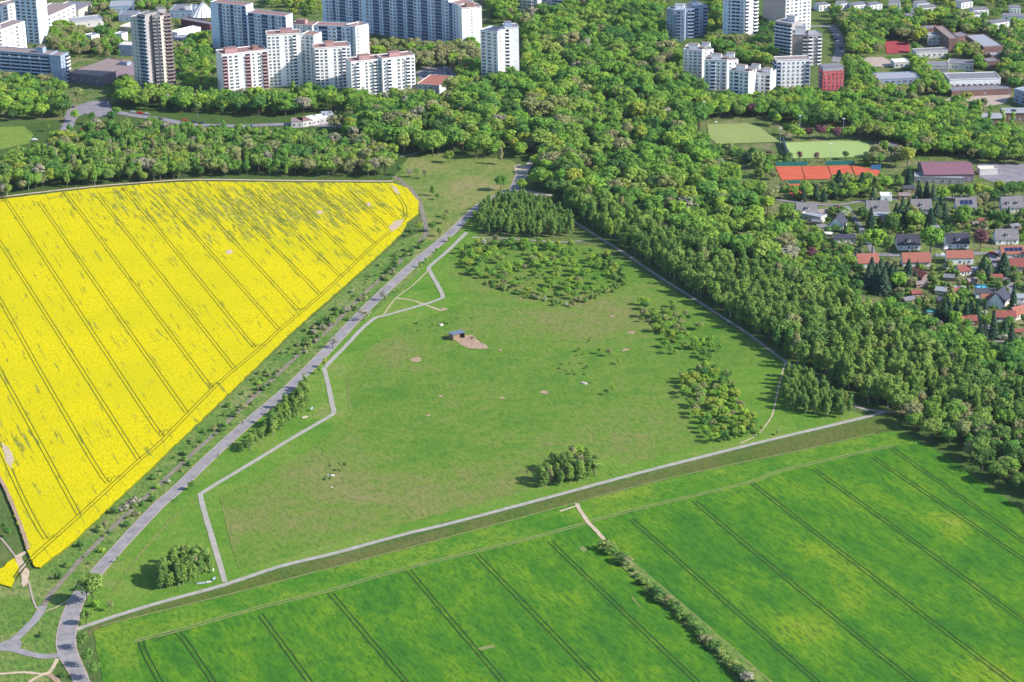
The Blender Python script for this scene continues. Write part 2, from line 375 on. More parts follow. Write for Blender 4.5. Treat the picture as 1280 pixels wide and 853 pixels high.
def inside(p, poly):
    c = False; x, y = p[0], p[1]; n = len(poly)
    for i in range(n):
        x1, y1 = poly[i][0], poly[i][1]; x2, y2 = poly[i - 1][0], poly[i - 1][1]
        if (y1 > y) != (y2 > y) and x < (x2 - x1) * (y - y1) / (y2 - y1) + x1: c = not c
    return c
KV = []      # outlines in the photograph that trees leave open
FP = []      # footprints on the ground that nothing grows in
def kv(*pts): KV.append(list(pts))
# ================================================================== GROUND
mb = MB(); mb.quad([(-2600, -200, 0), (2600, -200, 0), (2600, 5200, 0), (-2600, 5200, 0)])
structure(mb.build('ground', M['ground']))

# --- broad ground covers
sheet('forest_floor', [(-40, 262), (60, 238), (200, 229), (300, 224), (490, 226), (512, 205), (560, 195), (640, 200), (668, 240), (700, 262), (760, 300), (810, 334), (862, 368), (895, 389), (960, 431), (985, 450), (1075, 508), (1100, 520), (1125, 535), (1165, 560), (1290, 640), (1420, 700), (1420, 520), (1290, 500), (1200, 470), (1090, 405), (1000, 355), (962, 290), (900, 230), (872, 180), (850, 120), (840, 40), (835, -60), (610, -60), (612, 40), (540, 110), (420, 128), (140, 128), (80, 150), (-40, 165)], 0.02, M['forest_floor'])
sheet('lawn', [(-30, 160), (30, 158), (42, 168), (36, 180), (0, 187), (-30, 190)], 0.04, M['lawn'])
sheet('clearing', [(490, 226), (512, 195), (560, 192), (640, 201), (668, 226), (640, 240), (590, 268), (552, 300), (535, 300), (525, 250)], 0.04, M['brush'])
sheet('verge', [(30, 720), (90, 680), (225, 553), (386, 400), (497, 302), (535, 288), (560, 300), (640, 240), (655, 250), (600, 290), (560, 330), (552, 350), (556, 372), (490, 402), (446, 436), (424, 466), (420, 510), (370, 556), (262, 618), (290, 725), (276, 733), (131, 776), (94, 792), (60, 853), (60, 900), (-40, 900), (-40, 700)], 0.02, M['weeds'])
sheet('verge', [(262, 560), (317, 528), (364, 487), (411, 438), (470, 388), (505, 362), (552, 308), (640, 242), (650, 252), (598, 290), (590, 318), (592, 350), (600, 378), (570, 394), (510, 412), (470, 446), (450, 472), (456, 522), (395, 580), (290, 640), (305, 690), (310, 724), (120, 779), (97, 787), (101, 750), (136, 702), (198, 634)], 0.04, M['verge'])
sheet('verge', [(262, 624), (300, 725), (470, 676), (800, 592), (1082, 521), (1060, 512), (800, 560), (330, 690), (280, 620)], 0.04, M['verge'])
sheet('pasture', [(275, 622), (292, 690), (302, 712), (340, 702), (560, 640), (800, 577), (900, 552), (1000, 530), (1060, 516), (1000, 465), (940, 424), (862, 376), (800, 338), (745, 308), (640, 302), (562, 312), (562, 345), (590, 372), (548, 392), (497, 410), (455, 441), (432, 470), (441, 516), (382, 566)], 0.06, M['meadow'])
sheet('lawn', [(560, 385), (590, 372), (562, 345), (556, 330), (590, 296), (720, 300), (770, 318), (795, 340), (770, 380), (700, 388), (640, 384)], 0.08, M['verge']) if False else None
sheet('tall_grass', [(745, 576), (768, 570), (800, 590), (790, 597), (700, 617), (664, 624), (640, 622), (668, 610), (700, 606)], 0.08, M['verge'])
sheet('tall_grass', [(846, 474), (870, 462), (912, 462), (985, 452), (978, 500), (1060, 522), (960, 546), (895, 566), (868, 536), (852, 498)], 0.08, M['verge'])
sheet('gardens', [(960, 300), (930, 250), (880, 195), (872, 140), (900, 128), (1060, 124), (1070, 60), (1060, 20), (1400, 20), (1400, 520), (1290, 500), (1200, 470), (1090, 405), (1000, 355)], 0.02, M['garden'])
sheet('town_lawn', [(-60, -40), (620, -40), (610, 60), (560, 110), (420, 128), (140, 128), (80, 150), (-60, 150)], 0.02, M['garden'])

# --- the two fields
YEL = [(-40, 262), (0, 251), (110, 238), (194, 231), (250, 228.5), (367, 230), (491, 230.5), (508, 236), (523, 253), (523, 269), (510, 278.6), (503, 292), (484, 311), (442, 349), (385, 399), (362, 420), (280, 500), (200, 577), (150, 624), (90, 681), (51, 712), (44, 711), (34, 690), (20, 650), (0, 600), (-40, 500)]
sheet('rape_field', YEL, 0.9, M['rape'], skirt=0.88)
sheet('rape_field', [(-20, 722), (0, 713), (19, 699), (24, 712), (14, 736), (-20, 722)], 0.6, M['rape'], skirt=0.58)
sheet('wheat_field', [(117, 790), (141, 780), (288, 744), (450, 702), (549, 676), (631, 654), (726, 628), (840, 598), (998, 565), (1094, 543), (1124, 539), (1170, 563), (1250, 618), (1330, 680), (1500, 900), (1500, 960), (100, 960), (128, 850)], 0.10, M['wheat'])
sheet('wheat_headland', [(117, 790), (141, 780), (288, 744), (450, 702), (549, 676), (631, 654), (726, 628), (840, 598), (998, 565), (1094, 543), (1124, 539), (1150, 556), (1113, 557.5), (980, 586), (934, 603), (789, 637), (678, 668), (509, 709), (405, 738.5), (323, 758.5), (227, 785.5), (176, 799.5), (171, 815), (190, 900), (155, 900)], 0.12, M['wheat2'])
sheet('ditch', [(94, 793), (131, 780), (199, 759), (277, 737), (349, 714), (450, 691), (570, 657.5), (700, 622.5), (806, 594.5), (954, 557), (1078, 527.5), (1104, 520), (1122, 537), (1094, 541), (998, 563), (840, 596), (726, 626), (631, 652), (549, 674), (450, 699.5), (288, 741.5), (141, 778), (110, 795)], 0.08, M['ditch'])
ribbon('field_edge', [(131, 784), (141, 779), (288, 743), (450, 701), (549, 675), (631, 653), (726, 627), (840, 597), (998, 564), (1094, 542)], 0.8, 0.16, M['trampale'], 2)

# --- wheel tracks in the crops
def tramlines(name, lines, mat, z, gauge=1.9, wid=0.5, sm=3):
    mb = MB()
    for ln in lines:
        w = [G(x, y, z) for x, y in ln]
        if len(w) > 2 and sm: w = smooth(w, sm)
        for off in (-gauge / 2, gauge / 2): ribbon_mb(mb, w, wid, z, off)
    return structure(mb.build(name, mat))
YL = [[(-20, 515), (3.5, 567.6), (30, 626), (53.9, 669.5), (61, 672), (72.6, 669)], [(-20, 428), (0, 463.3), (98.4, 643.8)], [(-20, 340), (14, 400), (70, 499), (127.7, 595.7), (138, 597.6), (152, 595)],
      [(-20, 268), (0, 303.2), (88, 441), (173.4, 574.6)], [(-5, 252), (5, 252), (10.5, 255.2), (117, 418), (194.5, 534.8), (202, 538.5), (214, 537)], [(48, 251.6), (140, 384), (233.2, 516)],
      [(60, 249), (78, 245), (86.7, 248.1), (171, 361), (255.5, 473.8), (264, 480.5), (275, 478)], [(123, 245.8), (208, 353), (293, 461)], [(130, 242), (152, 239), (159.4, 241.1), (233, 330), (310, 425), (318, 431), (330, 431)],
      [(196.9, 241.1), (273, 327), (349.6, 413.4)], [(231, 236), (308, 318), (367, 381.7), (374, 386.6), (384, 385)], [(270, 235), (335, 301), (400, 367.7)], [(308.6, 235.2), (367, 290), (425.8, 345.4)],
      [(353.1, 237.6), (398, 281), (444.5, 325.5)], [(390.6, 236.4), (429, 270), (468, 304.4)], [(432.8, 237.6), (459, 261), (485.5, 285.6)], [(453.9, 235.2), (476, 255), (498.4, 275)],
      [(20, 722), (37.5, 700), (103, 641), (173, 576), (200, 553.6), (270, 482), (326.6, 434), (351, 411), (400, 370), (428, 344), (470, 304), (503, 276), (506.6, 264.5), (504, 255), (498, 246), (489, 234)]]
tramlines('rape_tramlines', YL, M['tramdark'], 0.93, 1.9, 0.5)
GL = [[(176, 801), (180, 815), (200, 853), (215, 880)], [(190, 801), (214, 792), (227, 796), (265, 851), (290, 888)], [(325.8, 769), (386.7, 852), (412, 886)], [(413, 742), (506.7, 852), (536, 886)], [(511, 714), (628.6, 852), (658, 886)],
      [(596, 694), (690, 791), (748.6, 852), (780, 886)], [(687, 677), (780, 766), (870.5, 852), (900, 880)], [(789, 649), (890, 738), (990, 825), (1050, 878)], [(867, 626), (1000, 737.5), (1141.7, 852), (1180, 884)],
      [(938, 603), (1100, 728), (1263.6, 852), (1300, 880)], [(1017, 586.5), (1130, 668), (1241.3, 749.2), (1330, 813)], [(1090, 571), (1185, 635), (1290, 707)], [(1113, 559.5), (1195, 617), (1290, 684)]]
tramlines('wheat_tramlines', GL, M['tramgreen'], 0.15, 2.0, 0.68)
tramlines('headland_track', [[(171, 801), (176, 799.5), (227, 786.6), (323.4, 759.6), (405.5, 739.7), (509, 710), (678, 669), (789, 638), (934, 604), (980, 587.5), (1116, 557)]], M['trampale'], 0.18, 1.7, 0.8)
tramlines('edge_track', [[(756, 676), (770, 688), (818, 728), (890, 790), (960, 852), (1000, 886)]], M['trampale'], 0.18, 1.6, 0.7)
for pts in ([(597, 811), (600, 814), (619, 810), (617, 806.5)], [(724, 687), (728, 683), (734, 687), (730, 691)], [(789, 744), (795, 752), (803, 762), (799, 759), (791, 750)]):
    sheet('bare_patch', pts, 0.2, M['trampale'])
for pts in ([(2, 556), (12, 562), (17, 575), (14, 590), (8, 580)], [(488, 232), (496, 236), (501, 246), (494, 242)], [(486, 285), (494, 278), (505, 276), (502, 283), (490, 292)], [(395, 267), (398, 265), (405, 267), (402, 270), (397, 269)], [(281, 317), (288, 314), (292, 318), (285, 320)], [(458, 256), (463, 255), (465, 259), (460, 260)]):
    sheet('bare_patch', pts, 0.95, M['sand'])

# --- roads and paths
ROAD = [(652, 214), (644, 233), (632, 241), (602, 256), (581, 274), (560, 295), (527, 322), (494, 352), (452, 392), (411, 436), (364, 483), (317, 523), (270, 565), (219, 614.5), (194.5, 636), (131, 704.6), (98.5, 747), (86.7, 777), (82.5, 803), (87, 822), (99, 845), (112, 880)]
RW = [5.5, 5.5, 5.2, 5.2, 5.2, 5.4, 5.6, 5.6, 5.6, 5.6, 5.6, 5.6, 5.6, 5.6, 5.6, 5.4, 6.2, 7.2, 7.4, 7.0, 5.6, 5.4]
RW = [w * .93 for w in RW]
road = ribbon('road', ROAD, RW, 0.16, M['asphalt'])
ribbon('road_edge', ROAD, [w + 1.1 for w in RW], 0.14, M['yard'])
mb = MB(); w = smooth([G(x, y) for x, y in ROAD], 12); acc = 0
for i in range(len(w) - 1):
    acc += (w[i + 1] - w[i]).length
    if int(acc / 4.5) % 2 == 0: ribbon_mb(mb, [w[i], w[i + 1]], 0.28, 0.18)
mb.build('centre_marking', M['line'], road)
ribbon('old_track', [(52, 768), (59, 749), (75, 730), (101, 700), (124, 677), (150, 651), (194.5, 611), (214, 592), (270, 541), (326.6, 488), (373.4, 443.4), (394.5, 427), (412, 411), (434, 389), (450, 372.7), (470, 354), (495, 333), (503, 323)], 2.3, 0.12, M['track'])
ribbon('old_track', [(524, 303), (533, 291), (529, 270), (520, 245), (500, 226), (492, 221)], 3.0, 0.12, M['track'])
ribbon('side_road', [(-20, 811), (0, 807), (18, 800), (34, 785), (46, 772), (54, 758)], 3.6, 0.13, M['asphalt'])
ribbon('side_road', [(-20, 809), (0, 811), (20, 813.5), (45, 820), (62, 821), (82, 818)], 3.6, 0.145, M['asphalt'])
sheet('side_road', [(6, 804), (22, 798), (28, 804), (24, 813), (8, 811)], 0.15, M['asphalt'])
ribbon('dirt_track', [(-20, 842), (0, 843), (30, 841), (55, 843), (64, 838), (72, 824)], 1.6, 0.10, M['sand'])
ribbon('dirt_track', [(30, 858), (45, 848), (58, 843)], 1.6, 0.105, M['sand'])
ribbon('dirt_track', [(60, 843), (70, 850), (78, 862)], 2.4, 0.11, M['mud'])
P1 = [(583, 291), (560, 314), (541, 330), (536, 336), (541, 346), (550, 362), (553.4, 371.5), (548, 375), (530, 381), (481, 395), (469, 398), (452, 412), (434, 431), (408, 458), (406, 464), (410, 480), (415, 505), (417, 515), (412, 521), (364, 549), (300, 588), (255, 615), (251, 621), (256, 642), (265, 672), (281, 728)]
ribbon('footpath', P1, 2.4, 0.125, M['path'])
P2 = [(94, 788), (131, 775), (199, 754), (276.6, 732.7), (349, 709), (420, 691.7), (497, 670.6), (570, 653), (700, 618.5), (805.5, 590), (954, 552.5), (1078, 523), (1106, 515)]
ribbon('footpath', P2, 2.6, 0.13, M['path'])
P3 = [(640, 238), (668, 243), (690, 256), (700, 266), (728, 284), (758, 303), (785, 320), (810, 337), (836, 354), (861.6, 370), (894, 391), (925, 411), (945, 425), (970, 444), (982, 453)]
ribbon('forest_path', P3, 1.9, 0.11, M['gravel'])
ribbon('forest_path', [(982, 453), (1010, 470), (1040, 488), (1071, 509), (1106, 515)], 2.4, 0.115, M['gravel'])
ribbon('forest_path', [(1106, 515), (1140, 516), (1175, 512)], 2.4, 0.115, M['mud'])
ribbon('worn_trail', [(590, 297), (640, 299), (700, 303), (730, 301)], 1.6, 0.10, M['gravel'])
ribbon('worn_trail', [(982, 453), (977, 470), (973, 486), (970, 500), (965, 520), (955, 535), (945, 545), (925, 555)], 0.7, 0.10, M['sand'])
ribbon('worn_trail', [(536, 338), (515, 358), (495, 373), (478, 396)], 0.7, 0.10, M['sand'])
ribbon('worn_trail', [(495, 373), (515, 376), (530, 381), (552, 389)], 1.3, 0.10, M['sand'])
ribbon('worn_trail', [(248, 622), (225, 640), (200, 665), (170, 700), (140, 740)], 1.0, 0.10, M['brush'])
ribbon('worn_trail', [(276, 623), (281, 645), (292, 690), (300, 712)], 0.5, 0.10, M['brush'])
ribbon('worn_trail', [(432, 470), (436, 495), (438, 517)], 0.5, 0.10, M['brush'])
ribbon('sandy_path', [(721, 630), (724, 637), (735, 653), (747, 666), (756, 676)], 1.8, 0.2, M['sand'])
ribbon('sandy_path', [(700, 640), (715, 635), (724, 632)], 1.2, 0.2, M['sand'])
ribbon('field_path', [(-20, 251), (0, 246.8), (110, 234.2), (194, 227.4), (250, 224.8), (367, 226.2), (491, 227)], 2.4, 0.11, M['sand'])
ribbon('dirt_track', [(-20, 570), (0, 600), (18, 638), (31, 674), (36, 690)], 1.5, 0.97, M['mud'])
sheet('sand_patch', [(18, 696), (24, 693), (30, 703), (36, 713), (36, 728), (28, 735), (27, 722), (22, 710)], 0.14, M['sand'])
ribbon('dirt_track', [(36, 690), (24, 696), (26, 712)], 2.5, 0.145, M['sand'])
ribbon('worn_trail', [(36, 728), (42, 752), (47, 762), (52, 765)], 0.8, 0.13, M['yard'])
ribbon('worn_trail', [(0, 672), (10, 684), (20, 697)], 0.8, 0.10, M['yard'])
ribbon('worn_trail', [(56, 765), (70, 760), (86, 750)], 0.6, 0.13, M['sand'])
ribbon('clearing_path', [(500, 196), (520, 192), (540, 186)], 1.5, 0.10, M['yard'])
ribbon('street', [(645, 238), (660, 240), (690, 245)], 4.0, 0.105, M['gravel'])
sheet('sandy_spot', [(643, 208), (650, 206), (661, 210), (658, 216), (644, 216)], 0.2, M['sand'])
ribbon('forest_road', [(650, 232), (657, 214), (664, 203), (670, 196)], 4.5, 0.17, M['gravel'])
# bare earth round the horse shelter and small worn spots in the pasture
sheet('bare_earth', [(567, 424), (574, 420), (590, 419), (598, 426), (608, 432), (611, 436), (600, 437), (586, 436), (575, 431)], 0.1, M['mud'])
for x, y, s in ((521, 450, 7), (626, 438, 3), (680, 491, 5), (628, 498, 3), (535, 520, 3), (551, 496, 3), (790, 416, 5), (765, 396, 3), (782, 438, 4), (555, 387, 5)):
    sheet('bare_spot', [(x + s * R.uniform(.6, 1.3) * math.cos(a), y + s * .45 * R.uniform(.5, 1.2) * math.sin(a)) for a in [k * .7 for k in range(9)]], 0.1, M['mud'])

# --- town streets and yards
ribbon('street', [(-30, 214), (30, 196), (70, 178), (84, 160), (90, 148), (105, 140), (135, 132)], 8, 0.10, M['street'])
sheet('street_junction', [(84, 138), (112, 127), (135, 126), (140, 134), (134, 146), (120, 147), (100, 140), (92, 152), (80, 150)], 0.12, M['street'])
ribbon('street', [(130, 138), (170, 145), (205, 150), (240, 156), (300, 158), (350, 156), (420, 158), (520, 165)], 7, 0.11, M['street'])
ribbon('street', [(210, 60), (245, 55), (262, 58)], 6, 0.10, M['street'])
ribbon('street', [(970, 250), (1040, 257), (1100, 250), (1280, 246)], 3, 0.10, M['street'])
ribbon('street', [(1058, 258), (1070, 276), (1082, 296), (1092, 318)], 3.2, 0.10, M['street'])
ribbon('street', [(1060, 318), (1110, 319), (1170, 320), (1240, 316), (1300, 313)], 5.5, 0.11, M['street'])
ribbon('street', [(1238, 318), (1250, 340), (1262, 358), (1274, 380), (1290, 400)], 4, 0.105, M['street'])
ribbon('street', [(1044, 78), (1050, 60), (1045, 40), (1036, 32)], 7, 0.10, M['street'])
ribbon('street', [(1000, 34), (1060, 32), (1120, 30)], 5, 0.11, M['street'])
sheet('car_park', [(520, 92), (528, 84), (560, 84), (572, 96), (568, 106), (548, 110), (530, 106)], 0.10, M['street'])
sheet('schoolyard', [(1076, 78), (1084, 72), (1104, 72), (1116, 78), (1114, 84), (1084, 84)], 0.10, M['yard'])
sheet('schoolyard', [(1190, 122), (1250, 112), (1266, 116), (1256, 130), (1230, 134), (1180, 126)], 0.10, M['yard'])
sheet('schoolyard', [(1090, 118), (1110, 114), (1112, 124), (1092, 126)], 0.11, M['yard'])
sheet('parking_yard', [(1222, 206), (1240, 204), (1300, 206), (1300, 226), (1245, 230), (1224, 222)], 0.10, M['street'])
sheet('sandpit', [(1050, 138), (1056, 135), (1058, 142), (1052, 144)], 0.12, M['sand'])
# courts and pitches
def court(name, pts, mat, lines=(), z=0.2, wd=0.35):
    o = sheet(name, pts, z, mat)
    if name != 'tennis_court' or pts[0][0] < 1030 and pts[0][1] < 225: kv(*pts)
    FP.append([tuple(G(x, y).xy) for x, y in pts])
    if lines:
        mb = MB()
        for a, b in lines: ribbon_mb(mb, [G(*a), G(*b)], wd, z + 0.02)
        mb.build('court_marking', M['line'], o)
    return o
court('hockey_pitch', [(884, 156), (935, 155), (950, 160), (975, 178), (896, 181), (886, 172)], M['turf2'], [((884, 160), (940, 160)), ((884, 173), (938, 174)), ((896, 156), (898, 160))])
court('hockey_pitch', [(980, 179), (1050, 176.5), (1082, 178), (1090, 186), (1078, 197), (992, 199)], M['turf'], [((1029, 178), (1038, 196)), ((1068, 177.5), (1078, 196)), ((983, 179), (990, 198)), ((980, 179.5), (1082, 178))])
court('tennis_court', [(969, 209), (1001, 208.5), (1006, 225), (977, 226)], M['clay'], [((972, 211), (1000, 210.5)), ((980, 225), (1004, 224.4)), ((974, 217.5), (1003, 217))])
court('tennis_court', [(1002, 208.5), (1034, 208), (1040, 224.5), (1007, 225)], M['clay'], [((1005, 210.5), (1032, 210)), ((1010, 224.3), (1038, 224)), ((1007, 217), (1036, 216.5))])
court('tennis_court', [(1035, 208), (1062, 207.5), (1070, 224), (1041, 224.5)], M['clay'], [((1037, 210), (1060, 209.7)), ((1044, 223.5), (1067, 223))])
court('tennis_court', [(1064, 207.5), (1098, 213), (1106, 224), (1071, 224)], M['clay'])
court('tennis_court', [(979, 231), (1000, 230.5), (1012, 246), (990, 247)], M['clay'])
court('running_pitch', [(1106, 51), (1136, 53), (1138, 67), (1108, 68)], M['tartan'], [((1107, 55), (1135, 57))])
for p in ([(1085, 60), (1137, 60), (1137, 70), (1108, 71)],): pass
kv((1076, 76), (1084, 72), (1104, 72), (1116, 79), (1110, 82), (1084, 80))
kv((84, 140), (112, 128), (135, 128), (138, 136), (130, 144), (104, 141))
kv((1222, 208), (1300, 206), (1300, 222), (1245, 226))
kv((1195, 124), (1245, 116), (1255, 122), (1200, 128))
kv((0, 160), (30, 160), (40, 170), (30, 178), (0, 184))

# --- the air: pale haze that fades the far estate
mb = MB(); mb.prism([(-2700, -300), (2700, -300), (2700, 5300), (-2700, 5300)], -1, 455)
hz = bpy.data.materials.new('haze'); hz.use_nodes = True; hz.node_tree.nodes.remove(hz.node_tree.nodes['Principled BSDF'])
pv = hz.node_tree.nodes.new('ShaderNodeVolumePrincipled'); pv.inputs['Color'].default_value = (0.72, 0.84, 1.0, 1); pv.inputs['Density'].default_value = 0.00002; pv.inputs['Anisotropy'].default_value = 0.2
hz.node_tree.links.new(pv.outputs[0], [n for n in hz.node_tree.nodes if n.type == 'OUTPUT_MATERIAL'][0].inputs['Volume'])
structure(mb.build('haze', hz), 'stuff')
# ================================================================== BUILDINGS
_wm = {}
def win_mesh(w, h, frame='offwhite', glass='glass'):
    k = (round(w, 1), round(h, 1), frame, glass)
    if k not in _wm:
        mb = MB(); mb.box((0, -0.04, 0), (w + .24, .08, h + .24), 0); mb.box((0, -0.06, 0), (w, .10, h), 1)
        mb.box((0, -0.075, 0), (.07, .10, h), 0); mb.box((0, -0.12, -h / 2 - .1), (w + .3, .22, .06), 0)
        _wm[k] = mb.mesh('window', [M[frame], M[glass]])
    return _wm[k]
def balc_mesh(w, par, fh, dark='dark_glass', deep=1.3):
    k = ('b', round(w, 1), par, round(fh, 1), dark, deep)
    if k not in _wm:
        mb = MB(); mb.box((0, -deep / 2, -.08), (w, deep, .16), 0); mb.box((0, -deep + .06, .48), (w, .12, 0.96), 0)
        for sx in (-1, 1): mb.box((sx * (w / 2 - .05), -deep / 2, .48), (.1, deep - .12, .96), 0)
        mb.box((0, -.03, 1.1), (w - .3, .06, 2.1), 1)
        _wm[k] = mb.mesh('balcony', [M[par], M[dark]])
    return _wm[k]
def loggia_mesh(w, par):
    k = ('l', round(w, 1), par)
    if k not in _wm:
        mb = MB(); mb.box((0, .6, -.07), (w - .02, 1.1, .14), 0); mb.box((0, .12, .45), (w - .02, .1, .9), 0)
        _wm[k] = mb.mesh('loggia', [M[par]])
    return _wm[k]

class Bld:
    def __init__(s, name, label, cat, origin, group=None):
        s.o = Vector((origin[0], origin[1], 0)); s.root = thing(name, label, cat, s.o, 0, group); s.pl = []
    def loc(s, p): return (p[0] - s.o.x, p[1] - s.o.y)
    def put(s, kind, mesh, p, z, rz): s.pl.append((kind, mesh, (p[0] - s.o.x, p[1] - s.o.y, z), rz))
    def facade(s, O, ux, Ln, h, fl, spec, par='white', frame='offwhite', z0=0.6, redpar='redpanel', glass='glass', recess=True):
        if not spec: return
        n = len(spec); cw = Ln / n; fh = (h - 1.2) / fl; rz = math.atan2(ux.y, ux.x)
        for i, ch in enumerate(spec):
            p = O + ux * (cw * (i + .5))
            for f in range(fl):
                z = z0 + f * fh
                if ch == 'W': s.put('window', win_mesh(min(1.4, cw * .42), min(1.4, fh * .52), frame, glass), p, z + fh * .52, rz)
                elif ch == 'P': s.put('window', win_mesh(min(3.2, cw * .58), min(1.4, fh * .52), frame, glass), p, z + fh * .52, rz)
                elif ch == 'S': s.put('window', win_mesh(.7, .8, frame, glass), p, z + fh * .55, rz)
                elif ch == 'B': s.put('balcony', balc_mesh(cw * .92, par, fh), p, z + .1, rz)
                elif ch == 'R': s.put('balcony', balc_mesh(cw * .92, redpar, fh), p, z + .1, rz)
                elif ch == 'D': s.put('loggia', loggia_mesh(cw, par), p, z + .1, rz)
    def block(s, a, b, h, depth, fl, front='', right='', left='', wall='white', roof='roof_grey', par='white', frame='offwhite',
              rec='recess', pent=(), kvf=0.25, z0=0.0, redpar='redpanel', glass='glass', parapet=True, side_wall=None, inwards=True):
        a = Vector((a[0], a[1], 0)); b = Vector((b[0], b[1], 0)); ux = (b - a).normalized(); n = Vector((-ux.y, ux.x, 0)); Ln = (b - a).length
        mb = MB(); D = 1.2 if 'D' in front else 0.0
        core = [s.loc(q) for q in (a + n * D, b + n * D, b + n * depth, a + n * depth)]
        mb.prism(core, z0, z0 + h)
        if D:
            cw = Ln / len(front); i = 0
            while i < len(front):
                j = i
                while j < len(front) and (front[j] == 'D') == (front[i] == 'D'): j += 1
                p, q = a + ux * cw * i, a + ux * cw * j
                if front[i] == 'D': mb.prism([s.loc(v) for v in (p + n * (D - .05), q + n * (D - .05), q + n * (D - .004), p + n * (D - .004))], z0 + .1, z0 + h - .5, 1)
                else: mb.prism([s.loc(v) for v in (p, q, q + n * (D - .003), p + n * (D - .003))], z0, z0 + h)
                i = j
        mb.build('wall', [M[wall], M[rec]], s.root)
        rb = MB(); e = 0.12
        pts = [a - ux * e - n * e, b + ux * e - n * e, b + ux * e + n * (depth + e), a - ux * e + n * (depth + e)]
        rb.prism([s.loc(q) for q in pts], z0 + h + .004, z0 + h + .25)
        if parapet:
            for q0, q1 in zip(pts, pts[1:] + pts[:1]):
                d = (q1 - q0); c = (q0 + q1) / 2
                inn = Vector((-d.y, d.x, 0)).normalized() * .16
                rb.box((*s.loc(c + inn), z0 + h + .5), (d.length - .34, .28, .5), 1, math.atan2(d.y, d.x))
        ro = rb.build('roof', [M[roof], M[wall]], s.root)
        for (u, v, w_, d_, hh, mat) in pent:
            c = a + ux * (Ln * u) + n * (depth * v); pb = MB()
            pb.box((*s.loc(c), z0 + h + .25 + hh / 2), (w_, d_, hh), 0, math.atan2(ux.y, ux.x))
            pb.box((*s.loc(c), z0 + h + .25 + hh + .1), (w_ + .3, d_ + .3, .2), 1, math.atan2(ux.y, ux.x))
            pb.build('roof_house', [M[mat], M[roof]], ro)
        s.facade(a, ux, Ln, h, fl, front, par, frame, z0 + .6, redpar, glass)
        s.facade(b, n, depth, h, fl, right, par, frame, z0 + .6, redpar, glass)
        s.facade(a + n * depth, -n, depth, h, fl, left, par, frame, z0 + .6, redpar, glass)
        FP.append([tuple((q).xy) for q in (a - ux * 3 - n * 3, b + ux * 3 - n * 3, b + ux * 3 + n * (depth + 3), a - ux * 3 + n * (depth + 3))])
        if kvf is not None:
            zk = z0 + h * kvf
            w = [(q.x, q.y, z) for q, z in ((a, zk), (b, zk), (b + n * depth, zk + h * .3), (b + n * depth, z0 + h), (a + n * depth, z0 + h), (a, z0 + h))]
            KV.append([P(q) for q in w])
        return a, b, n
    def end(s):
        for kind in ('window', 'balcony', 'loggia'):
            it = sorted([p for p in s.pl if p[0] == kind], key=lambda p: -p[2][2])
            for p in it[:100]: obj(kind, p[1], s.root, p[2], p[3])
            rest = it[100:]
            if rest:
                mb = MB(); mats = []
                for _, me, lo, rz in rest:
                    idx = []
                    for m in me.materials:
                        if m not in mats: mats.append(m)
                        idx.append(mats.index(m))
                    b0 = len(mb.v); cr, sr = math.cos(rz), math.sin(rz)
                    mb.v += [(lo[0] + v.co.x * cr - v.co.y * sr, lo[1] + v.co.x * sr + v.co.y * cr, lo[2] + v.co.z) for v in me.vertices]
                    for pl in me.polygons:
                        mb.f.append(tuple(b0 + k for k in pl.vertices)); mb.m.append(idx[pl.material_index])
                o = mb.build(kind, mats, s.root); o['kind'] = 'stuff'
        return s.root
def top(px, py, h): return G(px, py, h)          # a roof corner seen at this spot, h above ground

HG = 'high-rise apartment blocks of the estate'
# -- white two-wing tower
b = Bld('apartment_tower', 'white point tower of two wings with a dark blue recess between them', 'apartment tower', G(625, 97), HG)
a1, b1 = top(600.5, 38, 37), top(622, 41, 37)
b.block(a1, b1, 37, 14, 14, 'PPW', 'WW', '', wall='white', roof='roof_grey', par='white')
ux = (b1 - a1).normalized()
a2, b2 = top(631, 35.8, 38), top(648.3, 35, 38)
b.block(b1 + ux * .02 + Vector((0, 3, 0)), a2 + Vector((0, 3, 0)), 37.5, 10, 14, 'BB', wall='greyblue', par='greyblue', roof='roof_slate', kvf=None)
b.block(a2, b2, 38, 13, 14, 'B..', 'W', '', wall='white', roof='roof_grey', par='white', pent=((.3, .55, 5, 5, 3, 'greyblue'),))
b.end()
# -- long slab, blue shade tinted into its wall colour
b = Bld('apartment_slab', 'very long shade-tinted white slab block with dark loggia stripes, its roof above the picture edge', 'apartment block', G(500, 45), HG)
A, B_ = G(404, 33), G(562, 57)
b.block(A, B_, 52, 15, 19, '.WPDWDDWPDDW.PWDDWDDWPDDWDDPWDDWPDDWP', '', '', wall='shade_blue_white', roof='roof_red', par='greyblue', kvf=.22)
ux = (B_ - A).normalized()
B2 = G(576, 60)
b.block(B_ + ux * .05, B2, 33.5, 15, 13, 'DWP', 'W.S.', '', wall='shade_blue_white', roof='roof_red', par='greyblue', kvf=.3)
n = Vector((-ux.y, ux.x, 0))
gb = MB(); q0, q1 = B2 + ux * .02, B2 + ux * .02 + n * 15
gb.prism([b.loc(v) for v in (q0, q0 + ux * .6, q1 + ux * .6, q1)], 0, 33.7); gb.build('gable_wall', M['white'], b.root)
# white gable end facing the sun
a3, b3 = top(577, 11.5, 33), top(602, 9.5, 33)
b.block(a3, b3, 33, 14, 13, '..S..', '', '', wall='white', roof='roof_red', kvf=.3, pent=((.5, .5, 6, 5, 2.5, 'roof_red'),))
b.end()
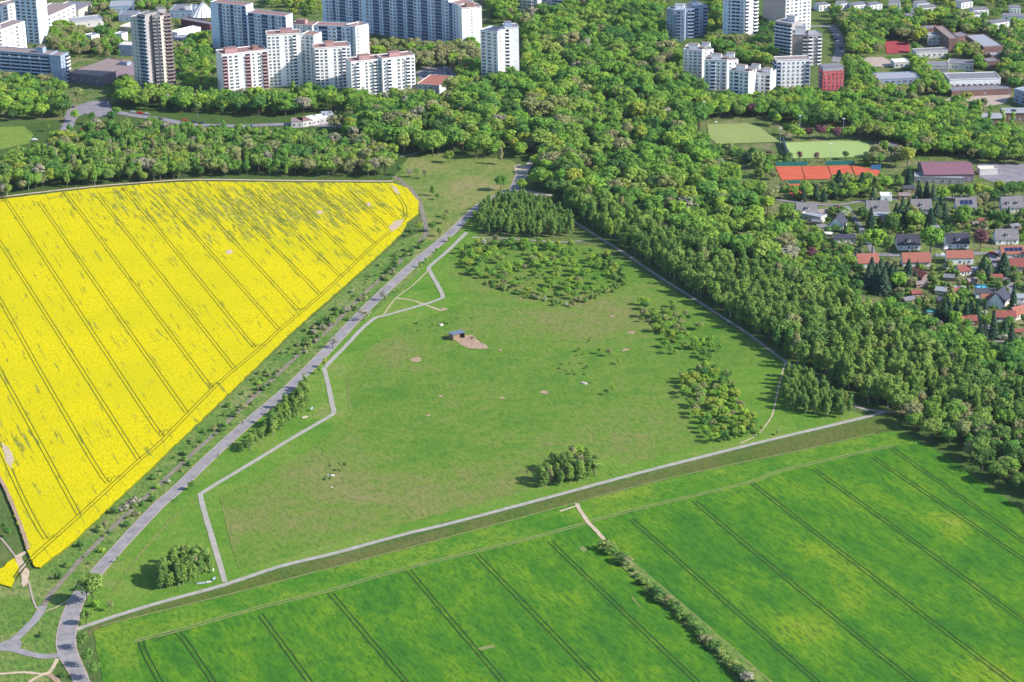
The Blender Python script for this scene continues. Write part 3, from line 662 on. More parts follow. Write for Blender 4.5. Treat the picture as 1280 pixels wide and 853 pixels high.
# -- stepped slab at left, blue shade tinted into its walls
b = Bld('apartment_slab', 'two-stepped shade-tinted slab with sunlit white gable ends, right of the tall brown white tower', 'apartment block', G(300, 62), HG)
A, B_ = top(262.5, 3.5, 36), top(306, 8.5, 36)
b.block(A, B_, 36, 11, 13, '..DWPDWPD', '', '', wall='shade_blue_white', roof='roof_red', par='greyblue', kvf=.1)
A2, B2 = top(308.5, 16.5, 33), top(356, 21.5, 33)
b.block(A2, B2, 33, 11, 12, 'DDWPDDWDWPD', '', '', wall='shade_blue_white', roof='roof_red', par='greyblue', kvf=.1)
b.end()
# -- slab with rounded white end
b = Bld('apartment_slab', 'shaded slab with red-brown roof and white end bay, behind the white stepped row', 'apartment block', G(420, 74), HG)
A, B_ = top(392, 32.6, 29), top(443.5, 34.5, 29)
b.block(A, B_, 29, 12, 10, 'WDDWPDWPD', '', '', wall='shade_blue_white', roof='roof_red', par='greyblue', kvf=.2)
a3, b3 = top(444.2, 34.5, 29.4), top(460.5, 31, 29.4)
b.block(a3, b3, 29.4, 11, 10, 'W..', 'R', '', wall='white', roof='roof_red', kvf=.2)
A, B_ = top(362, 31, 24), top(390, 33, 24)
b.block(A, B_, 24, 12, 9, 'WWWW', '', '', wall='offwhite', roof='roof_red', kvf=None, pent=((.4, .5, 8, 5, 3, 'redpanel'),))
b.end()
# -- white stepped complex
b = Bld('apartment_complex', 'white stepped row of four joined blocks with red-brown roofs, pink balconies at its left end', 'apartment block', G(380, 118), HG)
sp = dict(wall='white', roof='roof_red', par='white', kvf=.16)
b.block(top(277, 69.5, 29), top(334, 63.2, 29), 29, 16, 11, 'RPP.RWPR', 'P', 'DDD', pent=((.25, .45, 9, 5, 3, 'redpanel'), (.8, .5, 4, 4, 2, 'roof_red')), **sp)
b.block(top(333.5, 44.8, 38.5), top(375.5, 42.5, 38.5), 38.5, 13, 15, 'PPP.WPB.', '', '', pent=((.6, .6, 9, 4, 2.5, 'redpanel'),), **sp)
b.block(top(376, 44, 37), top(392, 45.5, 37), 37, 12, 14, 'WPW', '', '', **sp)
b.block(top(393, 61.5, 30.5), top(438, 58.4, 30.5), 30.5, 15, 12, 'BPP.WPBP', 'P', 'PWP', pent=((.45, .45, 6, 5, 3, 'redpanel'),), **sp)
b.block(top(438.4, 78.5, 25.5), top(477, 74.4, 25.5), 25.5, 13, 10, 'PB.WPBP', '', '', pent=((.5, .5, 8, 5, 3, 'redpanel'),), **sp)
b.block(top(477.6, 74.5, 26.5), top(518.5, 69.8, 26.5), 26.5, 13, 10, 'WB.PPBP', 'PP', '', pent=((.45, .5, 8, 5, 3, 'redpanel'),), **sp)
b.end()
# -- brown tower left
b = Bld('apartment_tower', 'tall slender brown and white tower with stepped wings, left of the shade-tinted slab', 'apartment tower', G(190, 113), HG)
s2 = dict(roof='roof_grey', kvf=.1)
b.block(top(162.5, 22, 54), top(173.5, 23.5, 54), 54, 12, 20, 'SWW', 'WW', '', wall='offwhite', par='greyblue', **s2)
b.block(top(172, 18.5, 57), top(181, 20, 57), 57, 12, 21, 'BB', '', '', wall='taupe', par='greyblue', **s2)
b.block(top(179, 23.6, 54), top(192.5, 22.5, 54), 54, 12, 20, 'SWW', 'B', '', wall='white', par='taupe', pent=((.4, .6, 5, 4, 3, 'taupe'),), **s2)
b.block(top(190, 20.5, 56), top(200, 20, 56), 56, 12, 21, 'BWB', '', '', wall='taupe', par='taupe', **s2)
b.block(top(199, 21.6, 54), top(205.5, 20.5, 54), 54, 11, 20, '..', '', '', wall='cream', **s2)
b.block(top(204, 19, 55), top(212.5, 18, 55), 55, 11, 20, 'RR', 'RR', '', wall='brown', par='offwhite', redpar='brown', pent=((.2, .8, 6, 6, 3, 'taupe'),), **s2)
b.end()
# -- left edge group
b = Bld('apartment_tower', 'grey tower with white balcony bands, cut by the picture edge at the upper left', 'apartment tower', G(40, 54), HG)
b.block(G(23, 53), G(50, 55.5), 48, 14, 17, 'PPPP', 'S.', '', wall='shade_blue_white', par='shade_blue_white', roof='roof_grey', kvf=.15)
gb = MB(); b.end()
b = Bld('apartment_block', 'white block with shaded window columns at the upper left picture corner, behind its lower neighbour', 'apartment block', G(10, 30), HG)
b.block(top(-12, 11, 26), top(23.5, 4, 26), 26, 12, 9, 'WWPWW', 'WW', '', wall='white', roof='roof_brown', kvf=.1)
b.end()
b = Bld('apartment_block', 'lower white block with brown roof at the left edge, beside the grey banded tower', 'apartment block', G(10, 66), HG)
b.block(top(-18, 45, 24), top(31, 27.5, 24), 24, 13, 8, 'WWPWWPW', 'W', '', wall='white', roof='roof_brown', kvf=.1, pent=((.45, .5, 6, 4, 3, 'greyblue'),))
b.end()
b = Bld('apartment_slab', 'long low blue slab with continuous white balcony bands, nearest the lawn at the left edge', 'apartment block', G(40, 102), HG)
b.block(top(-25, 63, 20), top(61.5, 69.5, 20), 20, 13, 7, 'BBBBBBB', '', '', wall='greyblue', par='paleblue', roof='roof_brown', kvf=.35, pent=((.82, .5, 6, 5, 4, 'greyblue'),))
b.block(top(61.8, 70, 21), top(75.5, 71, 21), 21, 12, 7, '...', 'WB', '', wall='greyblue', par='white', roof='roof_brown', kvf=.35)
b.end()
# -- right hand high-rises
b = Bld('apartment_block', 'blue grey many-sided block with cluttered pale roof beside the wood', 'apartment block', G(860, 48), HG)
s3 = dict(wall='greyblue', par='greyblue', roof='roof_light', kvf=.15)
b.block(top(833.5, 11.5, 24), top(842, 13, 24), 24, 14, 9, 'WW', '', '', **s3)
b.block(top(841, 13.5, 24), top(856, 13.8, 24), 24, 14, 9, 'WBW', '', '', pent=((.5, .6, 7, 5, 3, 'white'),), **s3)
b.block(top(855, 12, 23), top(868, 11.5, 23), 23, 14, 8, 'WBB', '', '', pent=((.5, .4, 6, 4, 2.5, 'taupe'),), **s3)
b.block(top(868, 10, 23), top(884.5, 8, 23), 23, 14, 8, 'BWB', 'W', '', pent=((.3, .5, 6, 4, 3, 'white'),), **s3)
b.end()
b = Bld('apartment_tower', 'tall white tower with shaded front and sunlit balcony columns at its right side', 'apartment tower', G(925, 50), HG)
b.block(G(903, 49), G(930, 51), 46, 14, 16, 'SWBBW', '', '', wall='shade_blue_white', par='shade_blue_white', roof='roof_grey', kvf=.1)
b.block(G(930.3, 51.5), G(946.5, 48), 46, 12, 16, 'B.B', '', '', wall='white', par='white', roof='roof_grey', kvf=.1)
b.end()
b = Bld('apartment_tower', 'white chequered tower with a plain grey flank, cut by the upper picture edge', 'apartment tower', G(985, 36), HG)
b.block(G(953, 37), G(981, 41), 44, 14, 15, '..SSS', '', '', wall='taupe', roof='roof_grey', kvf=.2)
b.block(G(981.3, 41), G(1013, 37), 44, 13, 15, 'PWPWPW', '', '', wall='white', roof='roof_grey', kvf=.4, frame='white')
b.end()
b = Bld('apartment_block', 'brown grey stepped high-rise with white balcony fronts, below the white chequered tower', 'apartment block', G(1000, 78), HG)
b.block(top(969, 27.5, 25), top(990, 31, 25), 25, 14, 9, 'BBBB', '', '', wall='taupe', par='shade_blue_white', roof='roof_light', kvf=.1, pent=((.6, .7, 7, 5, 4, 'offwhite'),))
b.block(top(990.5, 44.5, 23), top(1010, 44.8, 23), 23, 14, 8, '.WB', '', '', wall='brown', par='offwhite', roof='roof_light', kvf=.2, pent=((.5, .7, 8, 5, 4.5, 'offwhite'),))
b.block(top(1010.4, 44.6, 23), top(1027.5, 43.6, 23), 23, 13, 8, 'BWB', 'W', '', wall='taupe', par='white', roof='roof_light', kvf=.2)
b.end()
WG = 'white staggered blocks beside the wood'
for i, (lab, p, q, hh, sp_, q2) in enumerate((
        ('white staggered block with roof houses, farthest of the three and half hidden by the wood', (854.5, 62.5), (878, 63.5), 21, 'WWPP', None),
        ('white staggered block with dark balcony bays, middle one of the three at the wood', (880.5, 75.5), (909, 76.5), 22, 'WBWP', None),
        ('white staggered block of two wings with balconies, nearest of the three to the sports ground', (911.5, 88.5), (936, 91), 22, 'WBWP', (937, 91.2, 963, 93.6)))):
    b = Bld('apartment_block', lab, 'apartment block', G(p[0] + 14, p[1] + 38), WG)
    b.block(top(*p, hh), top(*q, hh), hh, 15, 8, sp_, '', 'WW', wall='white', par='shade_blue_white', roof='roof_brown', kvf=.2, pent=((.5, .35, 7, 4, 3.4, 'white'), (1.05, .8, 6, 3.5, 3, 'white'), (.9, .35, 5, 4, 1.2, 'roof_brown')))
    if q2: b.block(top(q2[0], q2[1], 18), top(q2[2], q2[3], 18), 18, 13, 6, 'BWWB', 'W', '', wall='white', par='offwhite', roof='roof_brown', kvf=.2, pent=((.75, .4, 6, 4, 3, 'white'),))
    else: b.block(top(q[0] + .5, q[1] + .6, hh - 2.2), top(q[0] + 14, q[1] - .8, hh - 2.2), hh - 2.2, 13, 7, 'WW', 'W', '', wall='white', roof='roof_brown', kvf=None)
    b.end()
b = Bld('apartment_block', 'white cube block with small square windows and flat brown roof, left of the red block', 'apartment block', G(992, 111), HG)
b.block(top(971, 76.5, 21), top(1013, 75, 21), 21, 11, 7, 'BWWWWWB', 'WB', 'BB', wall='white', par='greyblue', frame='white', roof='roof_brown', kvf=.15)
b.end()
b = Bld('apartment_block', 'red rendered cube block with a grey penthouse storey, the only red high-rise', 'apartment block', G(1040, 120), HG)
b.block(top(1029.2, 90.5, 18), top(1055, 89, 18), 18, 12, 6, 'WWWWW', '', 'WBW', wall='brick_red', par='metal', frame='brick_red', roof='roof_grey', kvf=.18, pent=((.5, .5, 15, 10, 2.8, 'roof_light'),))
b.end()
b = Bld('apartment_block', 'pale block with coloured balcony fronts at the top picture edge above the wood', 'apartment block', G(680, 14), HG)
b.block(G(646, 16), G(672, 18), 16, 12, 6, 'BWBW', '', '', wall='offwhite', par='white', roof='roof_grey', kvf=.35)
b.block(G(676, 14), G(704, 17), 16, 12, 6, 'BWBB', '', '', wall='greyblue', par='yard_green' if 0 else 'paleblue', roof='roof_grey', kvf=.35)
b.end()

# ---- low flat-roofed buildings: (name, label, roof corners front-left front-right, height, depth, storeys, fronts, walls)
def low(name, label, cat, p, q, h, depth, fl, front='', right='', left='', group=None, kvf=.35, **k):
    a_, b_ = top(*p, h), top(*q, h)
    b = Bld(name, label, cat, (a_ + b_) / 2, group); b.block(a_, b_, h, depth, fl, front, right, left, kvf=kvf, **k); b.end(); return b.root
low('flat_hall', 'wide flat-roofed brown hall right of the banded slab', 'hall', (86.5, 91.5), (126, 97), 7, 48, 1, 'WWWW', wall='purplebrown', roof='roof_brown', pent=((.75, .8, 7, 5, 2.5, 'greyblue'),))
low('office_building', 'long low building with white sunlit window front behind the grey banded tower', 'office', (58, 22.5), (94, 6.5), 11, 22, 3, 'PPPPPP', wall='white', roof='roof_brown', parapet=True)
low('school_building', 'low grey flat building with pale edge at the top left, beyond the long white-fronted one', 'school', (98, 14), (119, 4), 6, 25, 1, 'WWWW', wall='cream', roof='roof_grey')
low('school_building', 'low pale flat roof among trees behind the olive treetops at the upper left', 'school', (92, 29), (130, 25), 5, 18, 1, 'WWW', wall='offwhite', roof='roof_light')
low('workshop', 'long dark blue low hall left of the brown tower at the top', 'hall', (137, 9), (166, 8), 5, 20, 1, 'WWWW', wall='greyblue', roof='roof_light')
low('workshop', 'second dark low hall, nearer, left of the brown tower', 'hall', (148, 20), (170, 20), 5, 16, 1, 'WWW', wall='greyblue', roof='roof_grey')
low('pavilion', 'salmon flat roof beside the brown tower on its left', 'pavilion', (149, 34), (168, 36), 4, 16, 1, 'WW', wall='cream', roof='cream')
low('pavilion', 'blue grey block with salmon roof touching the brown tower from the left', 'pavilion', (148, 57), (166, 58), 8, 12, 2, 'WW', wall='greyblue', roof='cream')
low('kiosk', 'small white cube on a flat roof among trees, left of the brown tower', 'kiosk', (106, 44), (114, 46), 6, 8, 1, 'W', wall='white', roof='roof_light')
low('kiosk', 'small white cube nearest the salmon pavilion', 'kiosk', (143, 43), (152, 44), 6, 8, 1, 'W', wall='white', roof='roof_light')
low('maroon_hall', 'long curved maroon wall below the white fan-shaped church', 'hall', (226, 25), (262.5, 31.5), 6, 8, 1, '', wall='maroon', roof='roof_grey')
low('hall', 'white zigzag roofed workshop right of the brown tower', 'workshop', (213, 40), (222, 42), 6, 24, 1, 'W', wall='white', roof='white')
low('hall', 'grey low shed right of the brown tower below the zigzag roof', 'shed', (215, 50), (232, 50), 4, 14, 1, 'W', wall='brown', roof='roof_light')
low('school_building', 'dark grey low hall with a white stair tower beyond the fan-shaped church', 'school', (212, 14), (240, 14), 6, 22, 1, 'WWWW', wall='greyblue', roof='roof_grey', pent=((.8, .2, 5, 5, 4, 'white'),))
low('shop_hall', 'low shop with orange gravel roof beside the car park', 'shop', (521, 106), (549, 108), 6, 28, 2, 'WWPW', 'W', wall='offwhite', roof='tile_orange', kvf=.5)
low('pavilion', 'small white sunlit pavilion at the edge of the school yard', 'pavilion', (1118, 79), (1137, 78), 4, 10, 1, 'WWW', wall='offwhite', roof='white')
low('school_building', 'long pale roofed school wing with shaded front, nearest the red block', 'school', (1098, 100), (1150, 98), 6, 17, 2, 'PPPPPPP', wall='greyblue', roof='roof_light')
low('sports_hall', 'broad sports hall with nine tall white-framed window bays above a lower annex', 'sports hall', (1187, 100.5), (1251, 98.8), 8, 18, 1, 'PPPPPPPPP', wall='white', roof='roof_grey', frame='white', glass='glass')
low('sports_hall_annex', 'low brick annex with dark grey roof along the foot of the sports hall', 'annex', (1190, 115), (1265, 112), 4, 12, 1, '..W..W...W', wall='brick', roof='roof_grey')
low('school_building', 'school wing with a long shaded window band, right of the small white pavilion', 'school', (1160, 82.5), (1186, 83), 5, 11, 1, 'WWWWWWWW', wall='offwhite', roof='roof_grey')
low('school_building', 'small flat wing of the school right of the dark fir', 'school', (1184, 79), (1216, 81), 5, 11, 1, '.WW..WW', wall='offwhite', roof='roof_grey')
low('school_building', 'narrow flat school wing in the middle of the school cluster', 'school', (1145, 66), (1185, 64), 5, 10, 1, 'WWWWWW', wall='offwhite', roof='roof_grey')
low('school_building', 'brick school wing with a blank end wall, its roof running away from the viewer', 'school', (1186.5, 49.5), (1198.5, 49), 10, 42, 3, '', '', 'WWWWWW', wall='brick', roof='roof_brown')
low('school_building', 'short school wing with pale windows left of the blank brick end wall', 'school', (1160, 45.5), (1182, 45.5), 7, 9, 2, 'WWWW', wall='offwhite', roof='roof_light')
low('school_building', 'far school wing along the dark firs', 'school', (1156, 37), (1176, 36), 6, 10, 1, 'WWW', wall='brick', roof='roof_grey')
low('school_building', 'right-hand brick school wing touching the gymnasium', 'school', (1196, 47), (1213, 45), 6, 12, 1, 'WWW', wall='brick', roof='roof_grey')
low('gymnasium', 'brick gymnasium with blue grey roof, largest roof of the school cluster', 'gymnasium', (1229.5, 59.5), (1254, 58), 9, 38, 1, 'W.W', '', 'WWW', wall='brick', roof='roof_light')
low('school_building', 'small brick cube with grey roof in front of the gymnasium', 'school', (1239, 70), (1252, 69.5), 5, 9, 1, 'WW', wall='brick', roof='roof_light')
low('school_building', 'brick cube with two pale windows below the gymnasium, right of the dark fir', 'school', (1233, 78), (1250, 77), 6, 10, 1, 'WW', wall='brick', roof='roof_grey')
low('office_building', 'grey blue two-storey building cut by the right picture edge', 'office', (1268, 112), (1300, 122), 9, 22, 3, 'PPPP', '', 'PPP', wall='greyblue', roof='roof_light')
low('clubhouse', 'flat grey lean-to along the front of the purple-roofed hall', 'clubhouse', (1143, 222), (1205, 224), 3.5, 9, 1, 'WWWWWW', wall='taupe', roof='roof_light')
low('clubhouse', 'small clubhouse with violet roof right of the light green pitch', 'clubhouse', (1097, 184), (1120, 185.5), 3.5, 10, 1, 'WW', wall='purplebrown', roof='purplebrown')
low('garage', 'pale flat garage at the far side of the paved yard', 'garage', (1225, 213), (1247, 212), 3.5, 7, 1, '', wall='offwhite', roof='cream', kvf=.2)
low('kiosk', 'white flat pavilion behind the tennis courts among firs', 'pavilion', (1101, 246), (1115, 246), 3, 7, 1, 'W', wall='white', roof='white')
for i, (x0, y0, x1, y1) in enumerate(((1024, 7, 1038, 5.5), (1051, 5, 1062, 4), (1068, 7, 1086, 5), (1088, 7, 1103, 5), (1112, 4, 1126, 4), (1147, 5, 1162, 4), (1154, 10, 1172, 9), (1138, 14, 1144, 14), (1136, 21, 1144, 20), (1202, 4, 1216, 2), (1217, 13, 1236, 12), (1216, 19, 1228, 18), (1240, 30, 1262, 27), (1263, 10, 1276, 10), (1252, 20, 1290, 22))):
    low('row_house', 'small white terraced house with grey flat roof in the far rows at the top right', 'house', (x0, y0), (x1, y1), 5, 10, 2, 'WWW', group='far white terraced houses', wall='white', roof='roof_grey', kvf=.5, parapet=False)

# -- kiosk row with shed roofs by the street
b = Bld('market_building', 'long derelict single-storey building with rusty and white shed roofs beside the street in the wood', 'market', G(390, 156))
for i, (p, q, rf) in enumerate((((364, 153), (378, 152.5), 'roof_brown'), ((378.6, 152.4), (390, 150.4), 'roof_red'), ((390.4, 150.5), (400, 148.6), 'white'), ((400.4, 148.7), (411, 147.2), 'white'), ((404, 145), (417, 144), 'metal'))):
    b.block(top(*p, 4), top(*q, 4), 4, 11, 1, 'WW', '', '', wall='offwhite', roof=rf, kvf=.2, parapet=False)
b.end()

# -- fan-shaped church
c = G(254, 22); ch = thing('church', 'white fan-shaped church with a steep ribbed roof at the top left', 'church', c)
mb = MB(); apex = (0, 3, 13); rim = [(11 * math.cos(a_), 9 * math.sin(a_), 1.5) for a_ in [k * math.pi / 8 for k in range(16)]]
for k in range(16): mb.quad([rim[k], rim[(k + 1) % 16], apex])
mb.build('roof', M['white'], ch)
mb = MB()
for k in range(16): mb.tube([(rim[k][0] * 1.01, rim[k][1] * 1.01, 1.6), (0, 3, 13.1)], [.25, .15], 4)
mb.build('roof_rib', M['roof_light'], ch)
mb = MB(); mb.prism([(q[0] * .96, q[1] * .96) for q in rim], 0, 1.55); mb.build('wall', M['maroon'], ch)
KV.append([(246, 22), (262, 22), (258, 5), (250, 5)]); FP.append([tuple((c + Vector((13 * math.cos(k), 11 * math.sin(k), 0))).xy) for k in range(6)])

# -- pitched roofs
def house(label, px, py, w, d, rz, wall, roof, eave=3.2, pitch=42, cat='house', name='house', group=None, ch=1, win=3, dorm=0, kvp=True, gable_win=True, solar=0, hip=0):
    """ridge along the house's own x axis; (px, py) is the foot of the middle of its front wall"""
    w *= .86; d *= .92; g = G(px, py); rz = math.radians(rz); o = thing(name, label, cat, g, rz, group)
    tp = math.tan(math.radians(pitch)); rh = eave + d / 2 * tp; hw = w / 2
    mb = MB(); i = len(mb.v)
    for x in (-hw, hw): mb.v += [(x, 0, 0), (x, d, 0), (x, d, eave), (x, d / 2, rh), (x, 0, eave)]
    mb.f += [(0, 4, 3, 2, 1), (5, 6, 7, 8, 9), (0, 5, 9, 4), (1, 2, 7, 6), (2, 3, 8, 7), (4, 9, 8, 3)]; mb.m += [0] * 6
    mb.build('wall', M[wall], o)
    mb = MB(); e, t = .45, .22; cp = math.cos(math.radians(pitch))
    x0, x1 = -hw - .35, hw + .35
    for sg in (-1, 1):
        y0 = d / 2 + sg * (d / 2 + e); z0 = eave - e * tp + .05; yr, zr = d / 2 + sg * .002, rh + .05
        pts = [(x0, y0, z0), (x1, y0, z0), (x1, yr, zr), (x0, yr, zr)]
        up = [(p[0], p[1], p[2] + t / cp) for p in pts]
        if sg > 0: pts.reverse(); up.reverse()
        mb.quad(up)
        mb.quad(pts[::-1])
        for k in range(4): mb.quad([pts[k], pts[(k + 1) % 4], up[(k + 1) % 4], up[k]])
    ro = mb.build('roof', M[roof], o)
    for k in range(ch):
        cb = MB(); xx = (-.22 + .5 * k) * w; cb.box((xx, d / 2 + .5, rh + .4), (.7, .7, 1.8), 0); cb.box((xx, d / 2 + .5, rh + 1.36), (.85, .85, .12), 1); cb.build('chimney', [M['brick'], M['concrete']], ro)
    for k in range(dorm):
        xx = (k - (dorm - 1) / 2) * w / max(dorm, 1) * .8; zz = eave + d * .16 * tp; db = MB()
        db.box((xx, d * .16 + .4, zz + .7), (1.8, 2.2, 1.6), 0); db.box((xx, d * .16 + .3, zz + 1.58), (2.2, 2.7, .14), 1); db.box((xx, d * .16 - .72, zz + .75), (1.2, .06, 1.0), 2)
        db.build('dormer', [M[wall], M[roof], M['glass']], ro)
    for k in range(solar):
        yy = d * .12; zz = eave + yy * tp + .38; xx = (k - (solar - 1) / 2) * 2.6; sb = MB(); L2 = d * .24
        sb.quad([(xx - 1.2, yy, zz), (xx + 1.2, yy, zz), (xx + 1.2, yy + L2, zz + L2 * tp), (xx - 1.2, yy + L2, zz + L2 * tp)]); sb.build('solar_panel', M['solar'], ro)
    for k in range(win): obj('window', win_mesh(1.3, 1.2, 'white'), o, ((k - (win - 1) / 2) * w / win, 0, 1.7), 0)
    if gable_win:
        for zz in (1.7, eave + 1.2): obj('window', win_mesh(1.2, 1.1, 'white'), o, (hw, d * .5, zz), math.pi / 2)
    db = MB(); db.box((0, -.04, 1.05), (1.0, .1, 2.1)); db.build('door', M['wood'], o, ) if win % 2 == 0 else obj('door', db.mesh('door', M['wood']), o, (w / win * .5, 0, 0))
    cr, sr = math.cos(rz), math.sin(rz); W_ = lambda x, y, z: (g.x + x * cr - y * sr, g.y + x * sr + y * cr, z)
    FP.append([W_(x, y, 0)[:2] for x, y in ((-hw - 1.5, -2), (hw + 1.5, -2), (hw + 1.5, d + 1.5), (-hw - 1.5, d + 1.5))])
    if kvp: KV.append([P(W_(*q)) for q in ((-hw * .8, 0, eave * .7), (hw * .8, 0, eave * .7), (hw, d, eave), (hw, d / 2, rh), (-hw, d / 2, rh), (-hw, 0, eave))])
    return o
house('clubhouse hall with a huge plain purple roof beside the paved yard', 1186, 228, 36, 30, -1, 'purplebrown', 'purple_roof', 5, 14, 'hall', 'sports_hall', None, 0, 5, gable_win=False)
house('grey roofed house with a lower pale extension in front, nearest the tennis courts', 1009, 272, 14, 10, 0, 'white', 'tile_grey', 3, 45, dorm=1)
low('house_extension', 'pale flat extension before the grey roofed house by the tennis courts', 'extension', (1002, 268), (1026, 273), 3, 7, 1, 'WW', wall='offwhite', roof='roof_light')
house('broad grey roofed house with a lower front roof, right of the little lane', 1097, 271, 15, 11, -3, 'offwhite', 'tile_grey', 3.2, 45, dorm=1)
house('pale low roofed extension in front of the broad grey house right of the little lane', 1101, 275, 13, 7, -3, 'offwhite', 'roof_light', 2.6, 18, 'extension', 'house_extension', None, 0, 2, gable_win=False)
house('grey house with a bluish lower front, left of dark firs in the upper row', 1152, 268, 14, 10, 0, 'shade_blue_white', 'tile_grey', 3.2, 45, dorm=1)
house('house with partly blue roof behind a single fir in the upper row', 1208, 266, 14, 10, 0, 'white', 'tile_grey', 3.2, 45, solar=3)
house('pale grey roofed house with roof windows at the right end of the upper row', 1266, 266, 15, 11, 0, 'white', 'tile_grey', 3.2, 45, dorm=2)
house('steep dark roofed house with a bright white gable beside the lane', 1056, 286, 12, 9, 68, 'white', 'tile_dark', 3.2, 50, dorm=0, win=2)
house('low dark flat-pitched house beside the small lawn', 1056, 304, 14, 8, 0, 'offwhite', 'tile_dark', 2.8, 15, ch=0)
house('small grey garden house left of the white gable', 1028, 289, 7, 5, 5, 'offwhite', 'tile_grey', 2.4, 25, 'garden house', 'garden_house', None, 0, 2)
house('white house with a dark blue roof, left of the great green tree by the street', 1136, 313, 15, 10, 0, 'white', 'tile_dark', 3.4, 45, dorm=1, ch=1)
house('white dark-roofed house with two chimneys, between great green tree and copper beech', 1197, 311, 15, 10, 0, 'white', 'tile_dark', 3.2, 45, dorm=1, ch=2)
house('white house with slate roof and long window row right of the copper beech', 1259, 306, 15, 10, 0, 'white', 'tile_grey', 3.2, 45, dorm=1, ch=1)
house('orange roofed house half hidden by the dark firs below the street', 1086, 335, 14, 10, 6, 'offwhite', 'tile_orange', 3, 40)
house('long orange tiled house below the street between fir and gardens', 1146, 334, 18, 10, 0, 'offwhite', 'tile_orange', 3, 40, dorm=0)
house('brown red roofed annex stretching down from the long orange house', 1156, 347, 13, 7, 118, 'brown', 'tile_red', 2.6, 35, 'annex', 'house_annex', None, 0, 2)
house('white house with an orange red roof right at the street, left of the dark fir', 1200, 331, 17, 9, -2, 'white', 'tile_orange', 4, 35, ch=1)
house('bright red roofed garden annex in front of the white house', 1207, 345, 8, 8, 15, 'white', 'tile_red', 2.8, 28, 'annex', 'house_annex', None, 0, 2)
house('small pale garage beside the bright red annex', 1218, 343, 5, 5, 5, 'white', 'roof_light', 2.5, 8, 'garage', 'garage', None, 0, 1, gable_win=False)
house('red roofed house with solar panels at the right edge below the street', 1267, 324, 16, 9, 0, 'offwhite', 'tile_orange', 3.2, 38, solar=4)
house('bright red roofed house with hipped front at the right picture edge', 1275, 340, 13, 10, -8, 'offwhite', 'tile_red', 3, 35)
house('dark roofed house with a steep white gable facing the viewer', 1258, 382, 13, 9, 58, 'white', 'tile_dark', 3.2, 50, win=2, ch=0)
house('slate roofed wing joined behind the steep white gable', 1232, 373, 12, 6, 0, 'white', 'roof_slate', 3, 30, 'wing', 'house_wing', None, 0, 2)
house('orange roofed porch wing before the dark roofed gable house', 1236, 379, 9, 6, 0, 'white', 'tile_orange', 2.5, 30, 'wing', 'house_wing', None, 0, 2)
house('grey sheet roofed shed standing in the allotments', 1175, 369, 6, 6, -20, 'pale_wood', 'roof_light', 2.4, 25, 'shed', 'garden_shed', None, 0, 1)
house('dark red garden hut behind the grey sheet roofed shed', 1197, 368, 6, 4, 20, 'maroon', 'tile_red', 2.2, 28, 'shed', 'garden_shed', None, 0, 1)
house('dark roofed low hut at the edge of the firs below the allotments', 1180, 380, 8, 5, 8, 'wood', 'roof_slate', 2.2, 15, 'shed', 'garden_shed', None, 0, 1)
house('dark red roofed bungalow among tall firs near the right edge', 1211, 407, 10, 7, 0, 'maroon', 'tile_red', 2.6, 28, 'house', 'bungalow', None, 0, 2)
house('red roofed bungalow with a white corner at the right edge, below the steep gable house', 1256, 403, 13, 8, -4, 'offwhite', 'tile_red', 2.8, 30, 'house', 'bungalow', None, 1, 3)
house('orange pink roofed house cut by the right picture edge below the steep gable', 1277, 399, 9, 8, 30, 'cream', 'tile_orange', 3, 38)
house('grey flat-pitched garage between lane and right edge', 1277, 379, 9, 7, 0, 'offwhite', 'roof_light', 2.8, 10, 'garage', 'garage', None, 0, 1, gable_win=False)
house('brick house with pale gable roof at the right, behind the row of slim poplars', 1240, 157, 20, 10, -3, 'brick', 'roof_light', 5, 25, win=5)
house('second brick house with a pointed white dormer at the right edge behind the slim poplars', 1268, 152, 20, 10, -3, 'brick', 'roof_light', 6, 25, win=5, dorm=1)
house('dark hut under firs behind the tennis courts', 1136, 241, 8, 6, 0, 'wood', 'roof_slate', 2.6, 20, 'shed', 'garden_shed', None, 0, 1)
house('brown hut with pale roof left of the purple-roofed hall', 1131, 250, 8, 6, 0, 'wood', 'roof_brown', 2.6, 20, 'shed', 'garden_shed', None, 0, 1)
for lab, x, y in (('tiny white roofed hut at the left of the small lawn', 1007, 304), ('tiny grey hut left of the white gable house', 1035, 297), ('pair of grey sheet roofs at the firs, upper allotment shed', 1132, 349), ('pair of grey sheet roofs at the firs, lower allotment shed', 1129, 355), ('small turquoise roofed hut near the allotment firs', 1164, 395), ('small blue shed near the blossoming tree beside the wood', 907, 209)):
    house(lab, x, y, 4.5, 3.5, R.uniform(-20, 20), 'pale_wood', 'white' if 'white' in lab else 'green_screen' if 'turq' in lab else 'blue_roof' if 'blue' in lab else 'roof_light', 2.1, 18, 'shed', 'garden_shed', None, 0, 1, gable_win=False, kvp=False)

for x, y, m in ((1146, 372, 'tile_red'), (1152, 360, 'roof_brown'), (1138, 380, 'roof_grey'), (1216, 356, 'roof_brown'), (1246, 352, 'tile_red'), (1186, 352, 'roof_grey'), (1252, 330, 'roof_brown'), (1222, 285, 'roof_brown'), (1228, 281, 'tile_red'), (1170, 290, 'roof_grey'), (1030, 270, 'roof_brown'), (1020, 282, 'roof_grey'), (1248, 436, 'roof_brown'), (1232, 416, 'roof_grey'), (1275, 420, 'tile_red'), (1270, 288, 'roof_grey')):
    house('small weathered hut tucked among garden shrubs between the houses', x, y, R.uniform(5.5, 7.5), R.uniform(4, 5.5), R.uniform(-25, 25), 'wood', m, 2.2, 24, 'hut', 'garden_hut', 'weathered garden huts', 0, 1, gable_win=False)
